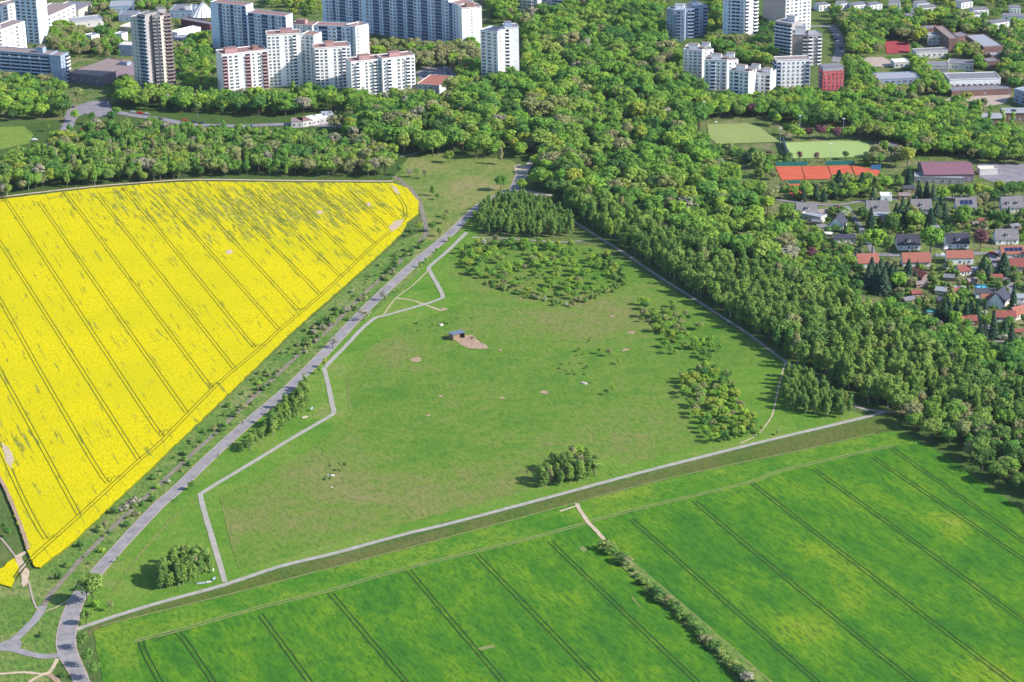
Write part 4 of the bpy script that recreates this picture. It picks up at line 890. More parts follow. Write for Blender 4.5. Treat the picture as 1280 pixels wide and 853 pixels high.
# -- the horse shelter in the pasture
g = G(574, 424.5); sh = thing('field_shelter', 'lone wooden field shelter with a blue grey sheet roof in the middle of the pasture', 'shelter', g, math.radians(28))
mb = MB(); mb.box((-3.4, 2.4, 1.5), (.15, 4.6, 3.0)); mb.box((0, 4.7, 1.35), (7, .15, 2.7)); mb.box((3.4, 2.4, 1.4), (.15, 4.6, 2.8)); mb.box((-1.6, 0, 1.6), (3.4, .15, 3.2)); mb.build('wall', M['wood'], sh)
mb = MB(); mb.prism([(-3.9, -.6), (3.9, -.6), (3.9, 5.2), (-3.9, 5.2)], 0, .16)
for k, v in enumerate(mb.v): mb.v[k] = (v[0], v[1], v[2] + 3.35 - .09 * (v[1] + .6))
for k in range(14): mb.box((-3.6 + k * .55, 2.3, 3.28), (.08, 5.6, .05))
mb2 = MB(); mb2.v = mb.v[:8]; mb2.f = mb.f[:6]; mb2.m = mb.m[:6]; mb2.build('roof', M['blue_roof'], sh)
for sx, sy in ((3.3, 0), (0.3, 0), (-3.3, 0)):
    pb = MB(); pb.box((sx, sy, 1.6), (.2, .2, 3.2)); pb.build('post', M['wood'], sh)
# ================================================================== VEGETATION
def rdir(r):
    z = r.uniform(-1, 1); a = r.uniform(0, 2 * math.pi); k = math.sqrt(1 - z * z); return Vector((k * math.cos(a), k * math.sin(a), z))
def card(mb, c, n, s, r):
    t = n.orthogonal().normalized(); u = n.cross(t); a = r.uniform(0, 6.28)
    t, u = t * math.cos(a) + u * math.sin(a), u * math.cos(a) - t * math.sin(a)
    s2 = s * r.uniform(.55, 1.0)
    mb.quad([c - t * s - u * s2 * .4, c + t * s * .3 - u * s2, c + t * s + u * s2 * .4, c - t * s * .3 + u * s2])
def crown_mb(kind, seed):
    r = random.Random(seed * 17 + hash(kind) % 1 + len(kind)); mb = MB()
    if kind in ('broad', 'birch', 'poplar', 'open', 'shrub', 'airy'):
        rx, rz, zc, nc, cr, per, cs = {'broad': (.30, .33, .62, 23, .125, 66, .033), 'birch': (.16, .37, .58, 19, .09, 56, .026), 'poplar': (.085, .43, .55, 15, .06, 50, .026),
                                       'open': (.31, .30, .62, 17, .12, 26, .034), 'shrub': (.42, .36, .42, 10, .26, 34, .085), 'airy': (.30, .36, .56, 14, .15, 16, .035)}[kind]
        rx *= r.uniform(.82, 1.2); rz *= r.uniform(.85, 1.12); nc = int(nc * r.uniform(.85, 1.25)); per = int(per * r.uniform(.8, 1.1))
        for k in range(nc):
            d = rdir(r)
            if kind in ('birch', 'poplar'):
                z = zc + rz * (-1 + 2 * (k + r.random()) / nc) * .92; taper = math.sqrt(max(0.05, 1 - ((z - zc) / rz) ** 2)) * (1.15 if z < zc else .85)
                rr = rx * taper * r.uniform(.35, .75); a = r.uniform(0, 6.28); c = Vector((math.cos(a) * rr, math.sin(a) * rr, z))
            else:
                f = r.uniform(.45, .82)
                c = Vector((d.x * rx * f, d.y * rx * f, zc + d.z * rz * f * (.9 if d.z > 0 else .75)))
            q = cr * r.uniform(.75, 1.25)
            for j in range(per):
                e = rdir(r)
                if e.z < -.2 and r.random() < .6: e.z = -e.z
                p = c + e * q * r.uniform(.7, 1.08)
                if kind in ('birch', 'poplar'): p.z += r.uniform(-.03, .02)
                if kind == 'shrub' and p.z < .03: p.z = r.uniform(.03, .15)
                card(mb, p, (e + Vector((0, 0, .35)) + rdir(r) * .55).normalized(), cs * r.uniform(.75, 1.35), r)
    else:  # conifer
        for k in range(15):
            z = .10 + .88 * k / 15; rad = .235 * (1 - (k / 15)) ** .85 + .014
            nb = 13 if k < 11 else 8; a0 = r.uniform(0, 6.28)
            for b in range(nb):
                a = a0 + b * 6.283 / nb + r.uniform(-.2, .2); rr = rad * r.uniform(.75, 1.15)
                for j in range(5):
                    f = (j + .7) / 5
                    p = Vector((math.cos(a) * rr * f, math.sin(a) * rr * f, z - .055 * f + r.uniform(-.012, .012)))
                    card(mb, p, (Vector((math.cos(a) * .55, math.sin(a) * .55, .8)) + rdir(r) * .35).normalized(), .040 * (1.25 - f * .4), r)
    return mb
def trunk_mb(kind, seed):
    r = random.Random(seed); mb = MB(); k = {'birch': .011, 'poplar': .014, 'conifer': .014}.get(kind, .02)
    topz = {'broad': .62, 'open': .62, 'airy': .6, 'birch': .85, 'poplar': .85, 'conifer': .95}.get(kind, .6)
    mb.tube([(0, 0, -.01), (r.uniform(-.01, .01), 0, topz * .35), (r.uniform(-.02, .02), r.uniform(-.02, .02), topz * .7), (r.uniform(-.02, .02), 0, topz)], [k * 1.3, k, k * .7, k * .25], 6)
    if kind not in ('conifer',):
        for b in range(5 if kind in ('broad', 'open', 'airy') else 3):
            a = r.uniform(0, 6.28); z = topz * r.uniform(.45, .8); ln = .22 if kind in ('broad', 'open', 'airy') else .09
            mb.tube([(0, 0, z), (math.cos(a) * ln * .5, math.sin(a) * ln * .5, z + ln * .45), (math.cos(a) * ln, math.sin(a) * ln, z + ln * .9)], [k * .5, k * .35, k * .12], 5)
    return mb
NV = {'broad': 7, 'birch': 6, 'poplar': 3, 'open': 4, 'shrub': 5, 'conifer': 4, 'airy': 3}
_cm, _tm = {}, {}
def crown_mesh(kind, v, lf):
    if (kind, v, lf) not in _cm:
        base = next((m for (k2, v2, _), m in _cm.items() if k2 == kind and v2 == v), None)
        if base: me = base.copy(); me.materials.clear(); me.materials.append(L[lf])
        else: me = crown_mb(kind, v + 1).mesh('crown', L[lf])
        _cm[(kind, v, lf)] = me
    return _cm[(kind, v, lf)]
def trunk_mesh(kind, v):
    if (kind, v) not in _tm: _tm[(kind, v)] = trunk_mb(kind, v + 50).mesh('trunk', M['birch_bark' if kind == 'birch' else 'bark'])
    return _tm[(kind, v)]
_crown_of = {}
def add_tree(kind, p, h, lf, name, label, cat, group=None, w=1.0, v=None, rz=None):
    v = R.randrange(NV[kind]) if v is None else v
    rz = R.uniform(0, 6.28) if rz is None else rz
    sc = (h * w, h * w, h)
    if kind == 'shrub':
        o = obj(name, crown_mesh(kind, v, lf), None, (p[0], p[1], 0), rz, sc); tag(o, label, cat, group); _crown_of.setdefault((kind, v, lf), (o, None)); return o
    o = thing(name, label, cat, (p[0], p[1], 0), rz, group); o.scale = sc
    t = obj('trunk', trunk_mesh(kind, v), o); c = obj('crown', crown_mesh(kind, v, lf), o)
    _crown_of.setdefault((kind, v, lf), (c, t)); return o

_kvb = [(min(p[0] for p in q), max(p[0] for p in q), min(p[1] for p in q), max(p[1] for p in q), q) for q in KV]
_fpb = [(min(p[0] for p in q), max(p[0] for p in q), min(p[1] for p in q), max(p[1] for p in q), q) for q in FP]
def in_any(p, lst):
    x, y = p[0], p[1]
    for a, b_, c_, d, q in lst:
        if a <= x <= b_ and c_ <= y <= d and inside((x, y), q): return True
    return False
TRAILS = [([G(*q) for q in pts], wd) for pts, wd in (
    (P3, 3.2), ([(982, 453), (1010, 470), (1040, 488), (1071, 509), (1106, 515)], 2.5), (ROAD, 4.5), (P1, 3), (P2, 3.5),
    ([(650, 232), (657, 214), (664, 203), (670, 196)], 5), ([(640, 240), (660, 240), (690, 245)], 4),
    ([(-30, 214), (30, 196), (70, 178), (84, 160), (90, 148), (105, 140), (135, 132)], 6), ([(130, 138), (170, 145), (205, 150), (240, 156), (300, 158), (350, 156), (420, 158)], 5.5),
    ([(1060, 318), (1110, 319), (1170, 320), (1240, 316), (1300, 313)], 4), ([(1238, 318), (1250, 340), (1262, 358), (1274, 380), (1290, 400)], 3), ([(1058, 258), (1070, 276), (1082, 296), (1092, 318)], 3),
    ([(1044, 78), (1050, 60), (1045, 40), (1036, 32)], 6), ([(970, 250), (1040, 257), (1100, 250), (1280, 246)], 2.5))]
def on_trail(p):
    for w, wd in TRAILS:
        for a_, b_ in zip(w, w[1:]):
            dx, dy = b_.x - a_.x, b_.y - a_.y; L2 = dx * dx + dy * dy
            t = max(0, min(1, ((p[0] - a_.x) * dx + (p[1] - a_.y) * dy) / L2))
            if (a_.x + dx * t - p[0]) ** 2 + (a_.y + dy * t - p[1]) ** 2 < wd * wd: return True
    return False
def blocked(p, h, w, kvtest=True):
    if in_any(p, _fpb) or on_trail(p): return True
    if kvtest:
        bx, by = P((p[0], p[1], 0)); tx, ty = P((p[0], p[1], h)); cw = (by - ty) * w
        for fx, fy in ((0, 0), (0, .4), (0, .75), (-cw * .8, .5), (cw * .8, .5)):
            if in_any((bx + fx, by + (ty - by) * fy), _kvb): return True
    return False
def scatter(poly, sp, jit=.42, keep=1.0):
    w = [G(x, y) for x, y in poly]; q = [(v.x, v.y) for v in w]
    x0, x1, y0, y1 = min(v[0] for v in q), max(v[0] for v in q), min(v[1] for v in q), max(v[1] for v in q)
    out = []; row = 0; y = y0
    while y < y1:
        x = x0 + (row % 2) * sp / 2
        while x < x1:
            p = (x + R.uniform(-jit, jit) * sp, y + R.uniform(-jit, jit) * sp)
            if R.random() < keep and inside(p, q): out.append(p)
            x += sp
        y += sp * .87; row += 1
    return out
def pick(ws):
    t = R.random() * sum(w for _, w in ws)
    for k, w in ws:
        t -= w
        if t <= 0: return k
    return ws[0][0]

# ---- woods: every tree gets a place; the nearest of each kind become trees of their own
POOL = {'broad': [], 'birch': []}
def wood(pool, patch, poly, sp, hr, shapes, leaves, keep=1.0, kvtest=True):
    for p in scatter(poly, sp, .42, keep):
        k = pick(shapes); h = R.uniform(*hr) * (1.0 if R.random() > .12 else .75); w = R.uniform(.85, 1.5) if k not in ('birch',) else R.uniform(.95, 1.55) if patch in ('clump', 'clump2', 'roadrow') else R.uniform(.8, 1.25)
        if blocked(p, h, .25 * w, kvtest): continue
        POOL[pool].append((p, h, w, k, pick(leaves), R.randrange(NV[k]), R.uniform(0, 6.28), patch))
MIX = [('mixed', 66), ('fresh', 16), ('dusky', 6), ('dark', 9), ('twig', 1.5), ('yellow', 2.5)]
B = [('broad', 8), ('open', 1), ('airy', .7)]
wood('broad', 'left', [(-40, 256), (60, 236), (200, 227), (300, 221), (480, 222), (492, 208), (470, 194), (440, 186), (400, 180), (345, 176), (250, 172), (180, 166), (120, 168), (60, 186), (0, 200), (-40, 206)], 6.6, (9, 14.5), B + [('birch', 3.5)], [('mixed', 60), ('birch', 22), ('dusky', 12), ('twig', 3), ('yellow', 3)])
wood('broad', 'row', [(142, 134), (200, 140), (300, 146), (350, 148), (430, 140), (430, 152), (520, 158), (560, 140), (530, 120), (440, 124), (300, 130), (200, 122), (150, 116)], 7.5, (10, 16), B + [('poplar', 1.6)], [('mixed', 60), ('fresh', 25), ('dark', 8), ('twig', 4)])
wood('broad', 'corner', [(-30, 152), (20, 152), (82, 148), (82, 132), (76, 118), (60, 112), (0, 110), (-30, 110)], 8.5, (11, 15), B, [('mixed', 50), ('fresh', 35), ('dark', 10)])
wood('broad', 'main', [(415, 172), (450, 182), (500, 194), (560, 197), (625, 200), (648, 196), (662, 206), (672, 238), (700, 254), (780, 268), (850, 302), (905, 332), (960, 352), (1000, 362), (990, 325), (965, 295), (930, 264), (905, 237), (882, 210), (872, 190), (866, 172), (885, 150), (880, 130), (862, 100), (846, 70), (838, 52), (832, 20), (836, -30), (606, -30), (612, 20), (655, 60), (655, 105), (600, 112), (566, 122), (560, 140), (530, 150), (440, 152), (420, 156)], 8.0, (8, 18.5), B, MIX, .93)
wood('broad', 'main', [(1100, 402), (1150, 438), (1215, 478), (1300, 510), (1300, 452), (1240, 448), (1200, 432), (1150, 410), (1110, 392)], 7.5, (8, 13), B, MIX)
wood('broad', 'main', [(1110, 516), (1160, 548), (1215, 582), (1290, 632), (1330, 660), (1330, 560), (1200, 500), (1150, 500)], 6.8, (8, 13), B + [('birch', 2)], [('mixed', 40), ('dusky', 22), ('birch', 30), ('dark', 8)])
wood('birch', 'belt', [(693, 252), (730, 286), (790, 325), (842, 357), (898, 393), (950, 428), (988, 455), (1045, 484), (1075, 502), (1104, 512), (1160, 506), (1220, 520), (1310, 560), (1310, 515), (1215, 480), (1150, 440), (1085, 398), (1005, 362), (960, 350), (905, 332), (850, 302), (780, 268)], 5.0, (9, 16.5), [('birch', 10), ('broad', 1.2)], [('birch', 88), ('mixed', 8), ('dusky', 4)])
wood('birch', 'block', [(597, 282), (603, 262), (618, 253), (655, 254), (690, 262), (712, 280), (722, 294), (690, 298), (640, 296), (604, 294)], 3.9, (7.5, 10.5), [('birch', 1)], [('poplar', 70), ('birch', 30)], kvtest=False)
wood('birch', 'triangle', [(978, 505), (986, 470), (995, 468), (1015, 482), (1040, 500), (1066, 516), (1062, 522), (1035, 525), (1000, 518), (980, 511)], 3.6, (7.5, 10), [('birch', 1)], [('birch', 70), ('poplar', 30)], kvtest=False)
wood('birch', 'clump', [(672, 606), (690, 586), (720, 578), (742, 582), (752, 592), (735, 602), (705, 607), (680, 613)], 3.4, (6, 10.5), [('birch', 5), ('open', 1)], [('birch', 78), ('dusky', 14), ('fresh', 8)], kvtest=False)
wood('birch', 'clump2', [(199, 738), (205, 722), (222, 704), (245, 700), (262, 706), (264, 720), (252, 727), (230, 733), (210, 741)], 2.7, (6.5, 11), [('birch', 1)], [('birch', 75), ('poplar', 15), ('dusky', 10)], kvtest=False)
wood('birch', 'roadrow', [(301, 566), (316, 550), (335, 532), (352, 516), (368, 500), (378, 484), (386, 490), (388, 506), (378, 518), (360, 532), (340, 546), (318, 560), (305, 570)], 3.2, (4, 8.5), [('birch', 5), ('open', 1)], [('birch', 80), ('poplar', 12), ('fresh', 8)], kvtest=False)
wood('broad', 'town', [(58, 46), (64, 30), (90, 36), (130, 30), (150, 50), (160, 62), (166, 112), (150, 112), (128, 100), (150, 78), (112, 70), (86, 78), (60, 70)], 8.5, (8, 13), B, [('dusky', 60), ('mixed', 30), ('fresh', 10)], .95)
wood('broad', 'town', [(60, 66), (64, 40), (100, 40), (150, 46), (162, 60), (150, 74), (112, 70), (88, 74)], 6.5, (6, 9), B, [('dusky', 60), ('mixed', 30), ('fresh', 12)], .9, False)
wood('broad', 'town', [(212, 112), (270, 118), (262, 60), (240, 56), (215, 66)], 8, (9, 13), B, [('fresh', 50), ('mixed', 40), ('dusky', 10)], .9)
wood('broad', 'town', [(330, 30), (345, -20), (402, -20), (402, 32), (370, 26), (350, 12)], 9, (8, 12), B, [('mixed', 60), ('yellow', 20)], .7)
wood('broad', 'town', [(462, 72), (470, 64), (520, 68), (560, 68), (606, 66), (606, 84), (560, 82), (520, 84), (470, 80)], 8, (9, 14), B, [('dusky', 80), ('fresh', 15)])
wood('broad', 'town', [(462, 88), (520, 88), (606, 92), (606, 64), (560, 64), (462, 62)], 6.5, (9, 13), B, [('dusky', 75), ('fresh', 25)], .8)
wood('broad', 'town', [(570, 112), (600, 112), (604, 84), (572, 90), (574, 100)], 7.5, (9, 13), B, [('mixed', 60), ('fresh', 40)])
wood('broad', 'town', [(-20, 112), (62, 114), (74, 108), (40, 104), (-20, 100)], 8, (9, 12), B, [('dusky', 90), ('mixed', 10)], kvtest=False)
wood('broad', 'town', [(-20, 6), (0, -20), (260, -20), (262, 4), (200, 14), (130, 8), (60, 24)], 11, (6, 10), B, [('mixed', 60), ('fresh', 20)], .6)
wood('broad', 'estate', [(840, 54), (862, 60), (900, 58), (950, 58), (968, 76), (968, 104), (952, 90), (915, 82), (890, 66), (860, 64)], 8, (8, 13), B, [('mixed', 55), ('yellow', 15), ('dusky', 25)])
wood('broad', 'estate', [(886, -20), (900, -20), (902, 46), (886, 46)], 8, (9, 14), B, [('mixed', 60), ('yellow', 30)])
wood('broad', 'estate', [(948, 58), (968, 60), (968, 30), (950, 32)], 7, (9, 13), B, [('dark', 80), ('mixed', 20)])
wood('broad', 'estate', [(872, 152), (900, 146), (960, 148), (985, 168), (1010, 174), (1060, 172), (1080, 160), (1110, 150), (1180, 152), (1260, 172), (1300, 180), (1300, 240), (1225, 200), (1150, 194), (1100, 180), (1076, 174), (990, 176), (960, 152), (1060, 124), (1000, 122), (950, 128), (905, 130), (880, 136)], 7.2, (8, 13), B, [('mixed', 55), ('fresh', 28), ('dark', 12), ('yellow', 5)])
wood('broad', 'estate', [(1028, 44), (1042, 30), (1090, 24), (1130, 26), (1160, 22), (1200, 28), (1260, 36), (1300, 20), (1300, 130), (1262, 120), (1200, 92), (1140, 56), (1110, 48), (1106, 72), (1060, 74), (1056, 50)], 7.8, (8, 13), B, [('mixed', 45), ('yellow', 16), ('dark', 14), ('dusky', 15), ('fresh', 10)])
wood('broad', 'estate', [(1056, 118), (1060, 82), (1090, 86), (1120, 88), (1160, 86), (1182, 96), (1182, 120), (1120, 118), (1090, 124), (1140, 134), (1240, 138), (1240, 168), (1120, 156), (1064, 150)], 7.4, (8, 13), B, [('mixed', 50), ('fresh', 32), ('dusky', 12), ('yellow', 6)])
wood('broad', 'estate', [(1026, 30), (1100, 14), (1180, 22), (1290, 30), (1290, -20), (1026, -20)], 9.5, (6, 10), B, [('mixed', 50), ('dark', 25), ('yellow', 20)], .8)
wood('broad', 'estate', [(1080, 214), (1130, 206), (1150, 194), (1100, 190), (1088, 200)], 7.5, (7, 11), B, [('mixed', 45), ('dusky', 45)], kvtest=False)
wood('broad', 'main', [(868, 178), (885, 186), (905, 214), (932, 236), (965, 250), (962, 280), (935, 262), (900, 235)], 7, (7, 12), B, [('mixed', 65), ('fresh', 15), ('dusky', 10)])

# fuller planting round the courts, school and gardens
for poly, sp, hr, lv in (([(868, 136), (905, 132), (960, 128), (1060, 124), (1064, 148), (1045, 160), (1000, 160), (970, 150), (940, 148), (884, 150)], 5.6, (8, 13), [('fresh', 45), ('mixed', 40), ('dark', 8), ('birch', 12)]),
        ([(1060, 150), (1130, 150), (1200, 158), (1260, 176), (1300, 182), (1300, 200), (1226, 202), (1150, 196), (1110, 182), (1094, 176), (1066, 172)], 5.8, (8, 13), [('mixed', 45), ('fresh', 30), ('dark', 16), ('dusky', 8)]),
        ([(1062, 84), (1100, 86), (1160, 88), (1180, 100), (1184, 120), (1100, 128), (1062, 122)], 6, (7, 12), [('mixed', 45), ('fresh', 35), ('dusky', 15)]),
        ([(1040, 26), (1100, 20), (1180, 24), (1280, 40), (1290, 90), (1210, 70), (1140, 48), (1104, 52), (1084, 72), (1058, 68)], 6.4, (8, 13), [('mixed', 42), ('dusky', 18), ('dark', 18), ('yellow', 8), ('fresh', 12)]),
        ([(1100, 60), (1160, 68), (1230, 84), (1290, 92), (1290, 112), (1200, 92), (1120, 88)], 6.5, (6, 10), [('mixed', 45), ('fresh', 35), ('dark', 15)]),
        ([(878, 192), (930, 206), (970, 230), (978, 250), (1060, 252), (1130, 250), (1140, 232), (1100, 226), (1060, 228), (1010, 230), (972, 228), (964, 206), (900, 186)], 5.4, (5, 10), [('mixed', 45), ('dark', 22), ('dusky', 20), ('fresh', 12)]),
        ([(968, 200), (1084, 200), (1104, 208), (1064, 206), (968, 207)], 4.6, (3, 6), [('mixed', 45), ('dark', 30), ('fresh', 20)]),
        ([(958, 280), (1000, 262), (1002, 300), (1012, 322), (1060, 326), (1076, 340), (1080, 400), (1000, 360), (965, 310)], 5.4, (5, 10), [('mixed', 60), ('dark', 20), ('fresh', 15)]),
        ([(1110, 372), (1150, 394), (1170, 414), (1230, 430), (1300, 446), (1300, 470), (1200, 450), (1120, 404)], 5.6, (6, 11), [('mixed', 50), ('dark', 28), ('fresh', 12), ('birch', 12)]),
        ([(20, 30), (60, 10), (160, 4), (262, 2), (262, 60), (215, 60), (160, 64), (90, 70), (60, 52)], 7.0, (6, 11), [('mixed', 40), ('dusky', 35), ('fresh', 22)]),
        ([(150, 78), (166, 80), (168, 118), (142, 118), (130, 100)], 6.5, (8, 12), [('fresh', 50), ('mixed', 40)]),
        ([(872, 60), (900, 52), (966, 60), (972, 112), (950, 98), (905, 76)], 6.4, (8, 13), [('mixed', 45), ('yellow', 12), ('dusky', 25), ('fresh', 15)])):
    wood('broad', 'town' if poly[0][0] < 400 else 'estate', poly, sp, hr, B + [('shrub', 0.01)], lv, .88)

WTEXT = {'left': ('closely packed tree with mottled green crown in the wood behind the yellow field', 'trees of the wood behind the yellow field'),
         'row': ('bushy green tree in the row between the white stepped blocks and the street', 'trees in the row below the white stepped blocks'),
         'corner': ('leafy green tree in the dense group above the small lawn at the left', 'trees of the group above the left lawn'),
         'main': ('tall crowded tree of the great mixed wood in the middle of the picture', 'trees of the great mixed wood'),
         'belt': ('slim grey green birch in the broad belt along the pale path beside the pasture', 'birches of the belt along the pale path'),
         'block': ('slim young tree in the dense square plantation by the upper end of the road', 'young trees of the square plantation'),
         'triangle': ('slim young birch in the three-cornered plantation where the paths meet', 'young birches of the three-cornered plantation'),
         'clump': ('young birch of the small clump near the lower edge of the pasture', 'birches of the clump in the pasture'),
         'clump2': ('young birch of the clump inside the fork of the two pale paths at lower left', 'birches of the clump at the fork of the paths'),
         'roadrow': ('small slim tree in the thick row along the right side of the road', 'slim trees in the row along the road'),
         'town': ('leafy tree standing between the buildings at the upper left', 'trees between the buildings at the upper left'),
         'estate': ('leafy tree standing between the buildings and courts at the upper right', 'trees between the buildings at the upper right')}
STUFF = {}
for pool, lst in POOL.items():
    lst.sort(key=lambda t: -t[1] / math.hypot(t[0][0], t[0][1]))
    small = ('clump', 'clump2', 'roadrow', 'triangle')
    ind, rest, seen = [], [], set()
    def visible(t):
        x, y = P((*t[0], t[1])); return -5 < x < 1285 and -5 < y < 860
    for t in lst:
        key = (t[3], t[5], t[4])
        if (len(ind) < 285 or key not in seen) and visible(t): ind.append(t); seen.add(key)
        else: rest.append(t)
    for p, h, w, k, lf, v, rz, patch in ind:
        lab, grp = WTEXT[patch]
        add_tree(k, p, h, lf, {'birch': 'birch_tree', 'poplar': 'poplar_tree'}.get(k, 'broadleaf_tree'), lab, 'tree', grp, w, v, rz)
    for t in rest: STUFF.setdefault(t[7], []).append(t)

def wood_stuff(name, label, items):
    """one object for the mass of a wood: a point for every tree, its trunk and crown set on it"""
    keys = sorted({(t[3], t[5], t[4]) for t in items}); keys = [k for k in keys if k in _crown_of]
    items = [t for t in items if (t[3], t[5], t[4]) in _crown_of]
    me = bpy.data.meshes.new(name); me.from_pydata([(t[0][0], t[0][1], 0) for t in items], [], [])
    for nm, ty in (('tree_size', 'FLOAT_VECTOR'), ('tree_turn', 'FLOAT_VECTOR'), ('tree_kind', 'INT')): me.attributes.new(nm, ty, 'POINT')
    me.attributes['tree_size'].data.foreach_set('vector', [c for t in items for c in (t[1] * t[2], t[1] * t[2], t[1])])
    me.attributes['tree_turn'].data.foreach_set('vector', [c for t in items for c in (0, 0, t[6])])
    me.attributes['tree_kind'].data.foreach_set('value', [keys.index((t[3], t[5], t[4])) for t in items])
    o = obj(name, me); tag(o, label, 'forest', None, 'stuff')
    ng = bpy.data.node_groups.new(name, 'GeometryNodeTree')
    ng.interface.new_socket('Geometry', in_out='INPUT', socket_type='NodeSocketGeometry'); ng.interface.new_socket('Geometry', in_out='OUTPUT', socket_type='NodeSocketGeometry')
    N = ng.nodes; gi = N.new('NodeGroupInput'); go = N.new('NodeGroupOutput'); j = N.new('GeometryNodeJoinGeometry')
    def at(nm, ty):
        q = N.new('GeometryNodeInputNamedAttribute'); q.data_type = ty; q.inputs['Name'].default_value = nm; return q.outputs['Attribute']
    s_, t_, k_ = at('tree_size', 'FLOAT_VECTOR'), at('tree_turn', 'FLOAT_VECTOR'), at('tree_kind', 'INT')
    for i, key in enumerate(keys):
        cmp = N.new('FunctionNodeCompare'); cmp.data_type = 'INT'; cmp.operation = 'EQUAL'
        sk = [x for x in cmp.inputs if x.type == 'INT']; ng.links.new(k_, sk[0]); sk[1].default_value = i
        for part in _crown_of[key]:
            if part is None: continue
            oi = N.new('GeometryNodeObjectInfo'); oi.transform_space = 'ORIGINAL'; oi.inputs['Object'].default_value = part; oi.inputs['As Instance'].default_value = True
            ip = N.new('GeometryNodeInstanceOnPoints')
            ng.links.new(gi.outputs[0], ip.inputs['Points']); ng.links.new(cmp.outputs[0], ip.inputs['Selection'])
            ng.links.new(oi.outputs['Geometry'], ip.inputs['Instance']); ng.links.new(t_, ip.inputs['Rotation']); ng.links.new(s_, ip.inputs['Scale'])
            ng.links.new(ip.outputs[0], j.inputs[0])
    ng.links.new(j.outputs[0], go.inputs[0])
    md = o.modifiers.new('trees', 'NODES'); md.node_group = ng
    return o
SL = {'left': 'belt of mixed green wood stretching along the far edge of the yellow field', 'row': 'mass of leafy trees between the white stepped blocks and the street', 'corner': 'leafy wood above the small lawn at the left picture edge',
      'main': 'great mixed wood in fresh spring greens filling the middle of the picture', 'belt': 'grey green birch wood along the pale path beside the pasture', 'block': 'dense square plantation of young slim trees',
      'triangle': 'three-cornered plantation of young birches', 'clump': 'rest of the birch clump in the pasture', 'clump2': 'rest of the birch clump at the fork', 'roadrow': 'rest of the thick row along the road',
      'town': 'trees between the buildings at the upper left of the picture', 'estate': 'trees around the school, courts and blocks at the upper right'}
for k, it in STUFF.items(): wood_stuff('forest', SL[k], it)

# ---- trees one by one: (foot x, foot y, height, shape, leaves, width, label)
def one(x, y, h, k, lf, w, label, name=None, cat='tree', group=None):
    if name is None and k in ('broad', 'open', 'airy'): name = ('roadside_tree' if y > 190 else 'street_tree') if x < 700 else 'garden_tree'
    nm = name or {'conifer': 'conifer_tree', 'poplar': 'poplar_tree', 'birch': 'birch_tree', 'shrub': 'shrub'}.get(k, 'broadleaf_tree')
    return add_tree(k, G(x, y), h, lf, nm, label, cat, group, w)
for x, y, h, lab in ((887, 197, 11, 'round dark purple copper beech at the near left corner of the left hockey pitch'), (928, 144, 10, 'purple copper beech, left of the touching pair below the staggered white blocks'), (939, 146, 10.5, 'purple copper beech, right of the touching pair below the staggered white blocks'),
                     (960, 202, 8, 'narrow purple tree squeezed behind the pair of slim poplars'), (975, 152, 7.5, 'small purple tree between the two pitches at their far end'), (1011, 173, 8, 'purple tree, left of the three behind the light green pitch'), (1026, 174, 11, 'purple tree, middle and tallest of the three behind the light green pitch'),
                     (1046, 175, 9.5, 'purple tree, right of the three behind the light green pitch'), (1225, 314, 15, 'great copper beech by the street between two white houses'), (1045, 267, 6, 'small copper coloured tree by the lane near the white gable'), (1013, 328, 10, 'dark purple tree at the wood edge left of the orange roof'),
                     (1146, 118, 8, 'wide low purple bush tree in front of the shaded school wing'), (1223, 198, 8, 'purple red tree in the park strip above the paved yard'), (1160, 192, 9, 'dull purple tree behind the purple-roofed hall'), (647, 8, 8, 'purple tree in front of the pale block at the top edge')):
    one(x, y, h, 'broad', 'copper', 1.1, lab, 'copper_beech')
for x, y, lab in ((999, 203, 'thin reddish tree on the left in front of the light green pitch'), (1021, 204, 'thin reddish tree second from the left in front of the light green pitch')): one(x, y, 8, 'open', 'copper', .9, lab)
one(1057, 200, 6.5, 'broad', 'dark', 1.2, 'small round green tree standing at the near edge of the light green pitch')
one(899, 213, 8.5, 'broad', 'blossom', 1.25, 'white blossoming tree at the edge of the wood near the left hockey pitch', 'blossoming_tree')
one(908, 224, 8, 'airy', 'twig', 1.3, 'bare brownish tree below the white blossoming tree at the wood edge')
one(934, 210, 11, 'broad', 'conifer', 1.2, 'dark round headed conifer in front of the left hockey pitch')
for x, y, h, lab in ((946, 221, 16, 'slim column poplar, left of the pair beside the clay courts'), (951, 224, 18, 'slim column poplar, taller right one of the pair beside the clay courts'), (1222, 147, 13, 'slim column poplar, first of the row from the left before the brick houses'), (1237, 158, 15, 'slim column poplar, second of the row before the brick houses'), (1253, 164, 15, 'slim column poplar, third of the row before the brick houses'), (1265, 166, 14, 'slim column poplar, last on the right of the row before the brick houses')):
    one(x, y, h, 'poplar', 'fresh' if y < 200 else 'birch', 1.2, lab)
one(1134, 210, 15, 'broad', 'yellow', 1.15, 'big yellow green tree left of the purple-roofed hall')
one(1178, 257, 12.5, 'broad', 'fresh', 1.1, 'bright green round tree right below the purple-roofed hall')
one(1163, 318, 17.5, 'broad', 'fresh', 1.3, 'great bright green tree at the street between the houses, the largest in the gardens')
one(1090, 318, 17, 'broad', 'fresh', 1.15, 'tall bright green tree at the upper end of the street by the lane')
one(1110, 319, 13, 'open', 'birch', 1.0, 'pale thin leaved tree right of the tall bright tree at the lane')
one(1060, 324, 9.5, 'broad', 'mixed', 1.3, 'wide green tree below the low dark house')
one(1071, 325, 8, 'broad', 'conifer', 1.2, 'blue green rounded tree right of the wide green tree below the low dark house')
one(1113, 346, 12.5, 'open', 'dusky', 1.25, 'budding brownish tree between the two orange roofs')
